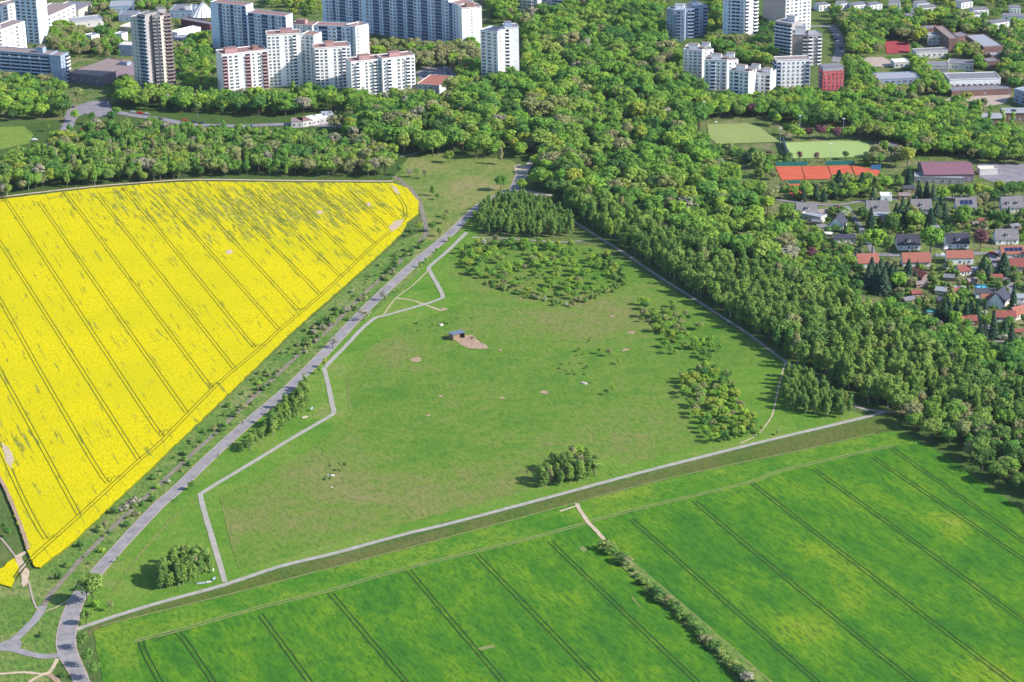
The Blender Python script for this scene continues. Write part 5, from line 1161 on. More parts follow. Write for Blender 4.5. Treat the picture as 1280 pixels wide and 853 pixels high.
one(1194, 416, 13, 'broad', 'fresh', 1.0, 'bright green tree among the dark firs below the allotments')
one(1173, 422, 11, 'airy', 'twig', 1.0, 'bare purple brown tree left of the bright green tree at the firs')
one(1143, 402, 8, 'broad', 'yellow', .9, 'yellow green tree at the lower edge of the allotments')
one(1162, 420, 9, 'broad', 'fresh', 1.0, 'green tree in the shade of the wood below the allotments')
one(1222, 248, 11, 'broad', 'yellow', 1.1, 'yellow green tree in the dark row below the purple-roofed hall')
for i, (x, y, h, lf) in enumerate(((1190, 250, 11, 'mixed'), (1200, 251, 12, 'dark'), (1211, 252, 11, 'mixed'), (1234, 254, 12, 'fresh'), (1242, 256, 11, 'mixed'), (1254, 252, 12, 'dark'), (1266, 250, 13, 'dark'), (1278, 248, 12, 'mixed'), (1248, 244, 10, 'yellow'))):
    one(x, y, h, 'broad', lf, 1.1, 'leafy tree of the row between the paved yard and the upper row of houses', group='trees of the row above the houses')
CON = ((1048, 240, 15, 1.5), (1077, 241, 14, 1.4), (1091, 252, 10, 1.3), (1004, 252, 9, 1.2), (1020, 249, 10, 1.2), (1030, 252, 9, 1.2), (1041, 248, 9, 1.3), (1136, 232, 13, 1.1), (1148, 248, 12, 1.2), (1158, 249, 12, 1.2), (1166, 251, 11, 1.1), (1171, 275, 12, 1.3), (1181, 273, 11, 1.2), (1125, 282, 14, 1.2), (1133, 284, 13, 1.2), (1120, 276, 12, 1.2), (1128, 268, 12, 1.1),
       (1086, 360, 15, 1.3), (1095, 365, 17, 1.2), (1104, 368, 17, 1.2), (1113, 364, 16, 1.3), (1100, 354, 15, 1.2), (1089, 350, 14, 1.2), (1119, 360, 14, 1.1), (1108, 358, 15, 1.1), (1135, 352, 14, 1.2), (1206, 277, 11, 1.2), (1229, 344, 12, 1.2), (1236, 347, 9, 1.2), (1254, 344, 14, 1.6), (1266, 386, 15, .8), (1226, 369, 6, .6),
       (1180, 400, 12, 1.2), (1187, 404, 12, 1.1), (1195, 397, 12, 1.0), (1207, 403, 12, 1.1), (1214, 400, 12, 1.0), (1221, 401, 11, 1.0), (1241, 424, 17, .8), (1225, 425, 10, 1.4), (1231, 424, 11, 1.1), (1263, 438, 16, .9), (1255, 453, 12, 1.4), (1263, 450, 14, 1.3), (1271, 452, 11, 1.3), (1172, 402, 10, 1.1), (1184, 395, 12, 1.1), (1256, 420, 10, 1.0), (1056, 290, 6, 1.1), (1075, 309, 6, 1.2), (1242, 372, 7, .7),
       (1184, 38, 12, 1.2), (1192, 36, 13, 1.2), (1204, 36, 13, 1.3), (1214, 34, 12, 1.3), (1228, 42, 13, 1.3), (1236, 45, 12, 1.2), (1098, 38, 11, 1.3), (1222, 86, 10, 1.3), (1260, 280, 8, 1.2))
for x, y, h, w in CON:
    gl = 'dark conifer in the firs around the houses and courts at the right'
    one(x, y, h, 'conifer', 'conifer', w, gl, group='dark conifers around the houses')

# ---- road and verge trees
one(116, 755, 15, 'broad', 'birch', 1.0, 'large grey green tree leaning over the road near the lower left junction')
one(109, 752, 12, 'open', 'twig', 1.0, 'pale bare twigged tree beside the large tree at the lower left junction')
one(119, 759, 4.0, 'shrub', 'fresh', 1.0, 'bright green bush at the foot of the large roadside tree')
one(138, 765, 5.6, 'open', 'dusky', .9, 'small orange brown sapling left of the fork of the pale paths')
one(108, 782, 7.5, 'broad', 'birch', 1.0, 'young pale green tree at the roadside where the long pale path begins')
one(104, 812, 8.5, 'open', 'shrub', 1.0, 'thin leaved roadside tree below the path start, first of the lower three')
one(110, 834, 8.5, 'open', 'shrub', 1.0, 'thin leaved roadside tree below the path start, second of the lower three')
one(117, 850, 8.5, 'open', 'shrub', 1.0, 'thin leaved roadside tree nearest the lower picture edge')
one(148, 704, 3.5, 'open', 'shrub', .8, 'slim little roadside tree casting a small shadow on the road left of the birch clump')
one(240, 613, 5.2, 'broad', 'birch', 1.0, 'small round pale tree beside the road where the footpath turns')
one(222, 627, 2.6, 'open', 'shrub', .8, 'tiny tree at the road edge below the small round pale tree')
one(406, 460, 5.5, 'broad', 'yellow', .9, 'yellow green young tree at the road where the footpath swings away')
one(400, 468, 5, 'broad', 'fresh', .8, 'second yellow green young tree at the road, just below the first')
one(416, 436, 8, 'airy', 'twig', 1.25, 'bare brown wide tree over the road, lowest of the three bare ones')
one(455, 401, 9, 'airy', 'twig', 1.35, 'bare brown wide tree over the road, middle and largest of the three bare ones')
one(481, 376, 7, 'airy', 'twig', 1.2, 'bare brown tree over the road, uppermost of the three bare ones')
for i, (x, y, h) in enumerate(((613, 259, 6), (603, 269, 5.5), (594, 274, 6), (586, 283, 5.5), (562, 303, 4), (546, 316, 3), (533, 329, 3.6), (525, 335, 3.6), (497, 366, 3))):
    one(x, y, h, 'broad', 'fresh', .95, 'small bright green tree in the line along the right side of the upper road', group='small trees along the upper road')
for x, y, h, k, lf, w, lab in ((491, 201, 13, 'broad', 'yellow', .9, 'tall yellow green tree alone at the left corner of the upper clearing'), (562, 204, 9.5, 'broad', 'yellow', 1.0, 'round yellow green tree casting a long shadow over the upper clearing'), (626, 239, 11.5, 'broad', 'mixed', 1.0, 'dense green tree on the near side of the clearing at the road'), (652, 241, 10, 'broad', 'fresh', .9, 'green tree at the right side of the road fork at the wood'),
                               (541, 245, 7, 'birch', 'birch', 1.4, 'slim dark green tree in the middle of the clearing path'), (547, 250, 4.5, 'broad', 'shrub', 1.1, 'low bushy tree beside the slim dark green one in the clearing'), (531, 224, 7, 'open', 'dusky', .9, 'small orange budding tree in the upper clearing'), (500, 220, 8, 'open', 'birch', 1.0, 'pale thin tree at the tip of the yellow field'), (512, 222, 7, 'airy', 'twig', 1.1, 'bare pale tree near the tip of the yellow field'), (521, 222, 7, 'open', 'birch', 1.0, 'thin grey green tree at the clearing path'),
                               (626, 206, 12, 'birch', 'dusky', 1.0, 'slender bare poplar standing before the wood at the clearing'), (540, 290, 7, 'broad', 'mixed', 1.1, 'green bushy tree at the junction of track and road, left one'), (549, 296, 6, 'broad', 'shrub', 1.0, 'small bushy tree at the junction of track and road, right one'), (557, 280, 7, 'broad', 'shrub', 1.1, 'olive green bushy tree on the clearing side of the road'), (560, 272, 6, 'open', 'dusky', 1.1, 'brownish bushy tree on the clearing side of the road'),
                               (524, 290, 6.5, 'broad', 'yellow', 1.3, 'yellow green wide bush tree at the corner of the yellow field'), (514, 296, 5, 'broad', 'dark', 1.2, 'dark wide bush tree at the corner of the yellow field'), (434, 400, 0, '', '', 0, ''), (10, 672, 5.5, 'broad', 'mixed', 1.0, 'green tree at the left picture edge beside the yellow field'), (3, 666, 6, 'broad', 'dark', 1.0, 'dark tree cut by the left picture edge beside the yellow field'),
                               (97, 128, 12, 'open', 'dusky', 1.3, 'big olive brown budding tree alone in front of the flat hall'), (136, 126, 6, 'broad', 'fresh', .9, 'small bright round tree at the street junction'), (95, 153, 10, 'broad', 'fresh', 1.0, 'bright green street tree beside the junction, left of two'), (116, 156, 10, 'open', 'mixed', 1.0, 'green brown street tree beside the junction, right of two'), (146, 146, 8, 'broad', 'mixed', 1.1, 'low green tree on the traffic island'), (140, 155, 10, 'broad', 'mixed', 1.1, 'broad green tree below the street junction'),
                               (78, 179, 8, 'broad', 'yellow', 1.1, 'yellow green tree in front of the parked vans'), (94, 182, 9, 'open', 'dusky', 1.1, 'orange green tree right of the white vans'), (60, 165, 7, 'open', 'birch', 1.0, 'pale tree left of the white vans'), (448, 198, 12, 'birch', 'blossom', 1.5, 'pale silvery tree at the right end of the wood behind the yellow field'), (1207, 128, 8, 'broad', 'yellow', 1.6, 'wide golden yellow tree before the brick annex, left part'), (1193, 130, 7, 'broad', 'yellow', 1.3, 'golden yellow tree touching the wide golden one on its left'),
                               (1236, 118, 5, 'broad', 'mixed', 1.2, 'small round tree standing in the sunny school yard'), (1262, 66, 13, 'broad', 'yellow', 1.1, 'big yellow green tree right of the gymnasium'), (1196, 74, 10, 'broad', 'fresh', .9, 'light green tree before the blank brick end wall')):
    if k: one(x, y, h, k, lf, w, lab)

# ---- shrubs and young trees by area: (outline, spacing, keep, heights, shape, leaves, width, name, label, group)
def area(poly, sp, keep, hr, shapes, leaves, w, name, label, cat, group, cap=300, kvt=False):
    n = 0
    for p in scatter(poly, sp, .45, keep):
        k = pick(shapes); h = R.uniform(*hr)
        if blocked(p, h, .3, kvt): continue
        x, y = P((*p, 0))
        if not (-8 < x < 1288 and -8 < y < 862): continue
        gn = name == 'garden_shrub' and k != 'shrub'
        add_tree(k, p, h * (1.25 if gn else .8 if name == 'garden_shrub' else 1), 'conifer' if k == 'conifer' else pick(leaves), ('conifer_tree' if k == 'conifer' else 'garden_tree') if gn else name, label.replace('shrub', 'tree') if gn else label, 'tree' if gn else cat, group.replace('shrubs', 'trees') if gn else group, w * R.uniform(.8, 1.25)); n += 1
        if n >= cap: break
ORL = [('fresh', 42), ('mixed', 30), ('shrub', 14), ('yellow', 9), ('blossom', .7), ('dusky', 4)]
area([(572, 316), (600, 303), (700, 306), (760, 322), (778, 346), (762, 366), (700, 378), (650, 366), (600, 350), (568, 335)], 6.5, .76, (3.6, 6.4), [('broad', 6), ('open', 2)], ORL, 1.28, 'fruit_tree', 'young fruit tree with light green crown in the star-shaped orchard', 'tree', 'fruit trees of the star-shaped orchard')
area([(606, 350), (640, 364), (690, 376), (707, 380), (740, 370), (778, 352), (782, 358), (745, 376), (707, 386), (680, 380), (630, 366), (602, 355)], 3.2, .9, (1.6, 3), [('shrub', 1)], [('shrub', 75), ('blossom', 4), ('dusky', 20)], 1.0, 'orchard_shrub', 'low shrub in the hedge along the lower edges of the star-shaped orchard', 'shrub', 'shrubs edging the star-shaped orchard')
area([(572, 316), (600, 304), (690, 306), (690, 312), (620, 312), (580, 326)], 3.6, .8, (1.8, 3.2), [('shrub', 1)], [('shrub', 80), ('dark', 20)], 1.0, 'orchard_shrub', 'low shrub along the upper edge of the star-shaped orchard', 'shrub', 'shrubs edging the star-shaped orchard at its top')
area([(742, 318), (768, 326), (782, 348), (774, 356), (752, 338)], 3.2, .9, (2.4, 4), [('shrub', 1)], [('shrub', 70), ('mixed', 30)], 1.0, 'orchard_shrub', 'thick shrub at the right corner of the star-shaped orchard', 'shrub', 'shrubs at the right corner of the orchard')
area([(795, 382), (830, 376), (858, 396), (882, 418), (903, 440), (888, 452), (842, 450), (818, 422), (802, 402)], 6.0, .62, (3.2, 6), [('broad', 4), ('open', 1)], ORL, 1.25, 'fruit_tree', 'scattered young fruit tree on the open grass below the forest path', 'tree', 'fruit trees on the open grass')
area([(846, 474), (870, 464), (904, 464), (914, 490), (938, 520), (950, 540), (928, 550), (892, 558), (870, 530), (855, 498)], 5.0, .85, (3.6, 6.8), [('broad', 5), ('open', 2)], [('fresh', 30), ('yellow', 22), ('mixed', 30), ('dusky', 10), ('blossom', 1)], 1.2, 'young_tree', 'young yellow green tree in the long orchard above the straight pale path', 'tree', 'fruit trees of the long orchard')
area([(903, 466), (912, 466), (922, 500), (914, 506)], 2.6, .9, (1.8, 3), [('shrub', 1)], [('shrub', 60), ('dusky', 40)], .9, 'orchard_shrub', 'grey green shrub in the hedge on the right side of the long orchard', 'shrub', 'shrubs beside the long orchard')
area([(890, 556), (925, 548), (955, 540), (950, 530), (905, 535)], 3.2, .6, (1.6, 3), [('shrub', 1)], [('shrub', 60), ('fresh', 40)], 1.0, 'orchard_shrub', 'leafy shrub at the lower end of the long orchard', 'shrub', 'shrubs at the lower end of the long orchard')
for x, y, h, lf, lab in ((750, 443, 4.5, 'mixed', 'dark green small tree alone left of the open orchard'), (761, 446, 4.8, 'dusky', 'orange green sapling right beside the dark green small tree'), (774, 456, 3.6, 'yellow', 'tiny light green tree below the orange green sapling'), (758, 494, 3.6, 'mixed', 'small tree nearest the middle of the pasture, lower one of two'), (766, 490, 3.8, 'fresh', 'small tree nearest the middle of the pasture, upper one of two'), (952, 540, 3.8, 'yellow', 'round yellow green tree at the trail near the straight path'), (972, 544, 2.6, 'dusky', 'little brownish round bush alone by the straight path'), (948, 546, 2.2, 'fresh', 'little green bush beside the round yellow tree at the trail'), (716, 468, 2.6, 'shrub', 'thin bush in the rough patch at the middle of the pasture'), (724, 440, 3, 'birch', 'thin pale sapling in the rough patch above the middle of the pasture')):
    one(x, y, h, 'broad', lf, 1.0, lab)
area([(392, 608), (402, 590), (412, 575), (428, 572), (433, 582), (425, 592), (410, 605)], 2.6, .5, (.7, 1.5), [('shrub', 1)], [('shrub', 80), ('dark', 20)], 1.2, 'shrub', 'low weedy shrub on the small rough mound in the lower pasture', 'shrub', 'shrubs on the rough mound')
area([(505, 412), (520, 402), (560, 398), (605, 394), (604, 400), (560, 406), (520, 416)], 4, .35, (.6, 1.3), [('shrub', 1)], [('shrub', 80), ('dark', 20)], 1.3, 'shrub', 'low weedy shrub on the long rough hump above the field shelter', 'shrub', 'shrubs on the rough hump')
area([(695, 462), (715, 440), (735, 420), (745, 424), (730, 446), (742, 480), (730, 484), (708, 472)], 4.5, .35, (.6, 1.6), [('shrub', 1)], [('shrub', 80), ('dark', 20)], 1.3, 'shrub', 'low weedy shrub in the rough patch in the middle of the pasture', 'shrub', 'shrubs in the rough patch')
area([(60, 720), (95, 690), (225, 566), (360, 432), (420, 380), (500, 305), (520, 300), (500, 330), (430, 394), (372, 442), (268, 540), (205, 596), (145, 650), (100, 690), (66, 735)], 4.2, .5, (.7, 2.6), [('shrub', 1)], [('shrub', 75), ('dusky', 12), ('dark', 12)], 1.15, 'wild_shrub', 'wild shrub on the weedy strip between the yellow field and the old track', 'shrub', 'shrubs on the weedy strip', 210)
area([(96, 700), (150, 648), (224, 580), (320, 484), (366, 442), (372, 448), (322, 500), (230, 590), (150, 668), (104, 716)], 5.5, .5, (1.0, 3.2), [('shrub', 1)], [('shrub', 60), ('fresh', 25), ('dusky', 10), ('dark', 8)], 1.25, 'wild_shrub', 'fresh green shrub beside the old track left of the road', 'shrub', 'shrubs beside the old track', 90)
area([(430, 400), (452, 376), (505, 312), (535, 300), (545, 306), (505, 348), (470, 380), (440, 404)], 4.2, .55, (1.6, 4), [('shrub', 3), ('broad', 1)], [('shrub', 65), ('dusky', 15), ('dark', 15), ('twig', 5)], 1.15, 'wild_shrub', 'tall shrub in the thicket between the old track and the upper road', 'shrub', 'thicket shrubs beside the upper road', 110)
area([(366, 446), (400, 400), (425, 384), (436, 388), (400, 428), (374, 452)], 4, .6, (1.6, 3.8), [('shrub', 1)], [('shrub', 70), ('twig', 15), ('dark', 15)], 1.2, 'wild_shrub', 'dense shrub at the corner of the yellow field beside the old track', 'shrub', 'shrubs by the old track')
for x, y, h, lf, lab in ((101, 684, 3.6, 'dark', 'dark green bush between the old track and the yellow field, lower one'), (143, 642, 4, 'dark', 'dark bush beside the bare brown thicket at the old track'), (155, 640, 4.2, 'twig', 'bare brown thicket spreading at the old track, left part'), (163, 634, 4.4, 'twig', 'bare brown thicket spreading at the old track, middle part'), (171, 628, 3.8, 'twig', 'bare brown thicket spreading at the old track, right part'), (125, 664, 3.6, 'shrub', 'grey green bush on the old track left of the bare thicket'), (133, 658, 3.2, 'dusky', 'tawny bush on the old track left of the bare thicket'), (73, 724, 3.2, 'dark', 'dark bush by the old track above the road fork'), (51, 796, 2.4, 'dark', 'dark round bush on the grass triangle between the roads'), (78, 846, 2.4, 'dark', 'dark bush by the muddy hollow at the lower left'), (210, 604, 2.4, 'blossom', 'pale bush at the right edge of the old track'), (97, 738, 2.6, 'dark', 'bush in the shadow left of the large roadside tree'), (440, 366, 2.4, 'blossom', 'whitish blossoming bush at the edge of the yellow field'), (430, 392, 3, 'shrub', 'round bush left of the middle bare tree'), (322, 488, 2.2, 'dark', 'dark bush on the verge left of the old track, upper one'), (281, 538, 1.8, 'dark', 'dark bush on the verge right at the old track, middle one'), (231, 570, 2.2, 'dark', 'dark bush on the verge left of the old track, lower one')):
    one(x, y, h, 'shrub', lf, 1.15, lab, cat='shrub')
HEDGE = [(758, 688, 3.8), (763, 692, 3), (778, 704, 3.8), (783, 706, 3), (800, 730, 2), (806, 732, 2.2), (814, 741, 3), (820, 745, 3.2), (826, 752, 3), (833, 754, 2.6), (838, 758, 2.4), (842, 762, 2.4), (848, 768, 2.6), (853, 774, 2.8), (859, 778, 2.8), (866, 785, 2.4), (871, 790, 2.4), (877, 797, 2.6), (883, 803, 2.8), (888, 809, 2.4), (894, 814, 2), (900, 818, 2), (906, 824, 2), (912, 832, 2.4), (917, 836, 2.6), (922, 842, 2.6), (928, 847, 2.8), (934, 852, 3), (940, 860, 2.6), (846, 760, 2), (862, 774, 1.8), (880, 792, 2), (896, 808, 1.8), (910, 822, 1.6), (830, 748, 1.8), (925, 838, 1.8), (790, 715, 1.4), (796, 722, 1.4)]
sheet('hedge_strip', [(752, 678), (766, 680), (790, 703), (830, 738), (870, 772), (920, 814), (965, 858), (985, 880), (950, 880), (920, 850), (890, 818), (850, 776), (810, 742), (780, 712), (758, 692)], 0.19, M['weeds'])
for i, (x, y, h) in enumerate(HEDGE):
    one(x, y, h * 1.45, 'shrub', pick([('dark', 50), ('shrub', 45), ('dusky', 12), ('twig', 3)]), 1.45, 'round dark tree bush at the upper end of the hedge in the green field' if i < 4 else 'bushy shrub in the long hedge running through the green field', 'hedge_shrub', 'shrub', group='end bushes of the field hedge' if i < 4 else 'shrubs of the field hedge')
area([(985, 262), (1060, 256), (1150, 252), (1300, 252), (1300, 300), (1240, 304), (1150, 308), (1080, 308), (1010, 318), (975, 300)], 4.4, .82, (1.4, 6.5), [('shrub', 5), ('broad', 3.4), ('conifer', .8)], [('shrub', 50), ('mixed', 22), ('dusky', 10), ('dark', 8), ('blossom', 5), ('fresh', 8)], 1.1, 'garden_shrub', 'garden shrub among the lawns of the upper row of houses', 'shrub', 'shrubs in the upper gardens', 295, True)
area([(1130, 338), (1180, 326), (1232, 330), (1300, 322), (1300, 440), (1240, 432), (1190, 410), (1140, 392), (1112, 374)], 4.4, .8, (1.2, 6), [('shrub', 5), ('broad', 3), ('conifer', .5)], [('shrub', 48), ('mixed', 22), ('dusky', 12), ('dark', 6), ('blossom', 5), ('fresh', 10)], 1.1, 'garden_shrub', 'garden shrub in the allotments and gardens below the street', 'shrub', 'shrubs in the lower gardens', 295, True)
area([(975, 262), (1060, 262), (1150, 258), (1300, 258), (1300, 312), (1150, 312), (1075, 310), (1010, 320), (970, 300)], 10, .42, (7, 11), [('broad', 5), ('open', 1), ('conifer', 1.5)], [('mixed', 45), ('dark', 30), ('fresh', 18), ('dusky', 8)], 1.1, 'garden_shrub', 'tall garden shrub crowding the houses of the upper rows', 'shrub', 'tall shrubs of the upper gardens', 90, True)
area([(1120, 345), (1180, 330), (1240, 330), (1300, 330), (1300, 440), (1240, 432), (1190, 412), (1140, 392), (1112, 374)], 10, .40, (6, 10), [('broad', 5), ('open', 1), ('conifer', 1.5)], [('mixed', 45), ('dark', 30), ('fresh', 18), ('dusky', 8)], 1.1, 'garden_shrub', 'tall garden shrub crowding the huts and houses below the street', 'shrub', 'tall shrubs of the lower gardens', 60, True)
area([(675, 612), (700, 606), (745, 600), (790, 590), (765, 570), (752, 580), (755, 592), (720, 606)], 3, .2, (.5, .9), [('shrub', 1)], [('fresh', 100)], 1.2, 'shrub', 'low bright tuft in the tall grass right of the birch clump', 'shrub', 'tufts beside the birch clump')

# ================================================================== SMALL THINGS
for pts in ([(1008, 312), (1012, 302), (1034, 298), (1038, 304), (1030, 312), (1014, 316)], [(1138, 284), (1144, 274), (1156, 272), (1157, 282), (1146, 286)], [(1162, 282), (1180, 276), (1186, 280), (1170, 286)], [(1182, 292), (1204, 288), (1206, 292), (1184, 296)], [(1252, 282), (1258, 274), (1276, 275), (1274, 282)], [(1160, 358), (1170, 346), (1184, 342), (1182, 354), (1168, 362)], [(1124, 362), (1140, 358), (1142, 372), (1128, 370)], [(1198, 380), (1228, 374), (1230, 380), (1204, 384)], [(1204, 406), (1218, 400), (1216, 412), (1204, 412)], [(1246, 420), (1262, 412), (1270, 418), (1252, 426)], [(1228, 434), (1256, 424), (1262, 434), (1232, 440)], [(1163, 318), (1176, 313), (1180, 318), (1168, 322)], [(1222, 312), (1240, 310), (1242, 315), (1224, 316)]):
    sheet('garden_lawn', pts, 0.06, M['lawn'])
for lab, x, y, r_, m in (('round white rimmed garden pool with pale water', 1199, 361.5, 3.4, 'pool_rim'), ('round bright blue garden pool beside its white rimmed neighbour', 1226, 359.5, 3.2, 'blue_screen')):
    o = thing('garden_pool', lab, 'pool', G(x, y)); mb = MB(); n_ = 24
    ci = [(math.cos(k * 2 * math.pi / n_), math.sin(k * 2 * math.pi / n_)) for k in range(n_)]
    for k in range(n_):
        a_, c_ = ci[k], ci[(k + 1) % n_]
        for r0, r1, z0_, z1_ in ((r_ + .4, r_ + .4, 0, .7), (r_ + .4, r_ - .4, .7, .7), (r_ - .4, r_ - .4, .7, .3)): mb.quad([(a_[0] * r0, a_[1] * r0, z0_), (c_[0] * r0, c_[1] * r0, z0_), (c_[0] * r1, c_[1] * r1, z1_), (a_[0] * r1, a_[1] * r1, z1_)])
    mb.build('rim', M[m], o); mb = MB(); mb.quad([(a_[0] * (r_ - .4), a_[1] * (r_ - .4), .5) for a_ in ci]); mb.build('water', M['water'], o)
def screen(lab, p, q, h, m):
    a_, b_ = G(*p), G(*q); d = b_ - a_; o = thing('court_fence', lab, 'fence', a_, math.atan2(d.y, d.x)); Ln = d.length
    mb = MB(); mb.box((Ln / 2, 0, h / 2 + .1), (Ln, .06, h - .1)); mb.build('screen', M[m], o); n_ = max(2, int(Ln / 9))
    for k in range(n_ + 1): pb = MB(); pb.tube([(Ln * k / n_, .08, 0), (Ln * k / n_, .08, h + .4)], [.06, .06], 6); pb.build('post', M['metal'], o)
screen('long green windscreen fence behind the clay courts, left part', (970, 207.5), (1009, 207), 2.6, 'green_screen'); screen('dark green windscreen fence behind the clay courts, middle part', (1032, 206.5), (1068, 206), 2.6, 'green_screen')
screen('short green windscreen fence between upper and lower clay courts', (979, 230), (1000, 229.5), 1.8, 'green_screen'); screen('blue windscreen fence right of the tall trees at the courts', (1089, 213), (1101, 212.5), 3.4, 'blue_screen')
screen('tall grey end fence at the left side of the light green pitch', (986, 200), (979, 179), 4, 'greyblue')
for i, (x, y) in enumerate(((975, 184), (999.5, 168), (1054, 172), (880, 150), (1038, 204), (895, 176))):
    o = thing('floodlight_mast', 'tall thin grey floodlight mast beside the hockey pitches', 'lamp', G(x, y), 0, 'floodlight masts at the pitches')
    mb = MB(); mb.tube([(0, 0, 0), (0, 0, 13)], [.16, .09], 8); mb.build('pole', M['metal'], o); mb = MB(); mb.box((0, -.2, 13), (1.8, .3, .6)); mb.build('lamp_head', M['white'], o)
for i, (x, y) in enumerate(((135.5, 142), (117, 126), (247, 147), (76, 172))):
    o = thing('street_lamp', 'slender grey street lamp beside the street in the wood at the upper left', 'lamp', G(x, y), R.uniform(0, 6), 'street lamps at the upper left')
    mb = MB(); mb.tube([(0, 0, 0), (0, 0, 8), (.5, 0, 8.6), (1.6, 0, 8.8)], [.1, .07, .06, .05], 8); mb.build('pole', M['metal'], o); mb = MB(); mb.box((1.9, 0, 8.8), (.8, .25, .14)); mb.build('lamp_head', M['white'], o)
# cars
def car_meshes(van=False):
    Ln, Wd, H = (5.2, 1.95, 2.1) if van else (4.3, 1.78, 1.45); body = MB()
    prof = [(-Ln / 2, .35), (Ln / 2, .35), (Ln / 2, .75), (Ln / 2 - .95, .92)] + ([(Ln / 2 - 1.5, H), (-Ln / 2 + .1, H)] if van else [(Ln / 2 - 1.75, H), (-Ln / 2 + 1.0, H), (-Ln / 2 + .25, .95)]) + [(-Ln / 2, .8)]
    i = len(body.v); n_ = len(prof)
    for sy, ins in ((-1, 0), (1, 0)):
        for x, z in prof: body.v.append((x, sy * (Wd / 2 - (.14 if z > 1.0 else 0)), z))
    for k in range(n_): body.quad([body.v[k], body.v[(k + 1) % n_], body.v[n_ + (k + 1) % n_], body.v[n_ + k]][::-1])
    body.f.append(tuple(range(n_))); body.m.append(0); body.f.append(tuple(range(2 * n_ - 1, n_ - 1, -1))); body.m.append(0)
    gl = MB()
    z0_, z1_ = .98, H - .12
    for sy in (-1, 1): gl.box((-.25 if not van else .9, sy * (Wd / 2 - .10), (z0_ + z1_) / 2), (1.9 if not van else 1.2, .08, z1_ - z0_ - .05))
    xa, xb = (Ln / 2 - .98, Ln / 2 - 1.7) if not van else (Ln / 2 - 1.0, Ln / 2 - 1.46)
    gl.quad([(xa + .03, -.7, .96), (xa + .03, .7, .96), (xb + .03, .66, H - .08), (xb + .03, -.66, H - .08)])
    if not van: gl.quad([(-Ln / 2 + .24, .7, 1.0), (-Ln / 2 + .24, -.7, 1.0), (-Ln / 2 + .93, -.66, H - .08), (-Ln / 2 + .93, .66, H - .08)])
    wh = MB(); wh.tube([(0, -.11, 0), (0, .11, 0)], [.33, .33], 14)
    return body, gl.mesh('glass', M['dark_glass']), wh.mesh('wheel', M['black']), Ln, Wd
_car = {}
def car(x, y, rz, c, label, van=False, group=None):
    if van not in _car: _car[van] = car_meshes(van)
    body, gl, wh, Ln, Wd = _car[van]
    if (van, c) not in _car: _car[(van, c)] = body.mesh('body', M['car%d' % c])
    g = G(x, y); o = thing('parked_van' if van else 'parked_car', label, 'van' if van else 'car', (g.x, g.y, .12), math.radians(rz), group)
    obj('body', _car[(van, c)], o); obj('glass', gl, o)
    for sx in (-1, 1):
        for sy in (-1, 1): obj('wheel', wh, o, (sx * Ln * .31, sy * (Wd / 2 - .08), .33))
car(73, 173, 40, 0, 'white van parked by the street at the left, before the yellow green tree', True); car(68.5, 176.5, 40, 0, 'white car parked just left below the white van'); car(82, 167, 30, 0, 'small white car parked right above the white van')
car(231, 152, -3, 3, 'red car driving on the street through the wood'); car(243, 154, -3, 1, 'dark car on the street right of the red car'); car(90, 135, 0, 1, 'dark car waiting at the street junction'); car(104, 163, 0, 3, 'dark red car parked under the street trees'); car(43, 176, 0, 0, 'white car at the right end of the small lawn')
for i, (x, y, c) in enumerate(((166, 141.5, 2), (175, 142.6, 3), (183, 143.6, 2), (252, 155, 1), (278, 157, 2), (297, 159, 1), (312, 158.5, 4), (190, 149, 1), (200, 150, 1))): car(x, y, -5, c, 'car standing along the street between the wood and the white stepped blocks', group='cars along the street in the wood')
for i, (x, y, c) in enumerate(((534, 91, 2), (539, 91.5, 0), (543, 92, 2), (531, 97, 1), (545, 95, 0), (549, 99, 4), (553, 97, 1), (557, 94, 2), (560, 92, 4), (563, 99, 1), (567, 101, 2), (559, 101, 0), (553, 105, 0), (549, 107, 0), (563, 88, 2), (556, 86, 0))): car(x, y, R.choice((-18, -20, 70)), c, 'car parked in the shaded car park behind the orange-roofed shop', group='cars in the shaded car park')
for i, (x, y, c) in enumerate(((1042, 45, 2), (1044, 50, 1), (1047, 53, 0), (1049, 57, 2), (1051, 61, 1), (1053, 66, 0), (1055, 70, 2), (1056, 75, 0), (1040, 42, 1))): car(x, y, 105, c, 'car parked in the line beside the brown grey high-rise', group='cars parked beside the brown grey high-rise')
car(1172, 321, 5, 2, 'silver car on the garden street below the great green tree'); car(1179, 320, 5, 0, 'white car on the garden street right of the silver one'); car(1183, 312, 20, 0, 'white car in the drive left of the two-chimney house'); car(1240, 318, 0, 3, 'dark red car at the corner of the garden street'); car(1080, 320, 0, 2, 'grey car on the garden street near the orange roof')
# boulders, boards and benches
def rock(x, y, s, lab, grp=None):
    r = random.Random(int(x * 7 + y)); bm = bmesh.new(); bmesh.ops.create_icosphere(bm, subdivisions=2, radius=s)
    for v in bm.verts: v.co = Vector((v.co.x * 1.3, v.co.y, v.co.z * .6)) * r.uniform(.82, 1.15)
    me = bpy.data.meshes.new('boulder'); bm.to_mesh(me); bm.free(); me.materials.append(M['stone'])
    tag(obj('boulder', me, None, (*G(x, y).xy, s * .25), r.uniform(0, 6)), lab, 'boulder', grp)
rock(415, 595, .9, 'pale boulder of the little heap on the rough mound, right one'); rock(411, 594, .7, 'pale boulder of the little heap on the rough mound, left one'); rock(414.5, 609.5, .5, 'single small pale stone below the rough mound'); rock(551.5, 407, 1.1, 'pale boulder above the field shelter'); rock(731, 480, 1.1, 'pale boulder among weeds in the middle of the pasture'); rock(728, 479, .8, 'smaller pale boulder touching the larger one in mid pasture')
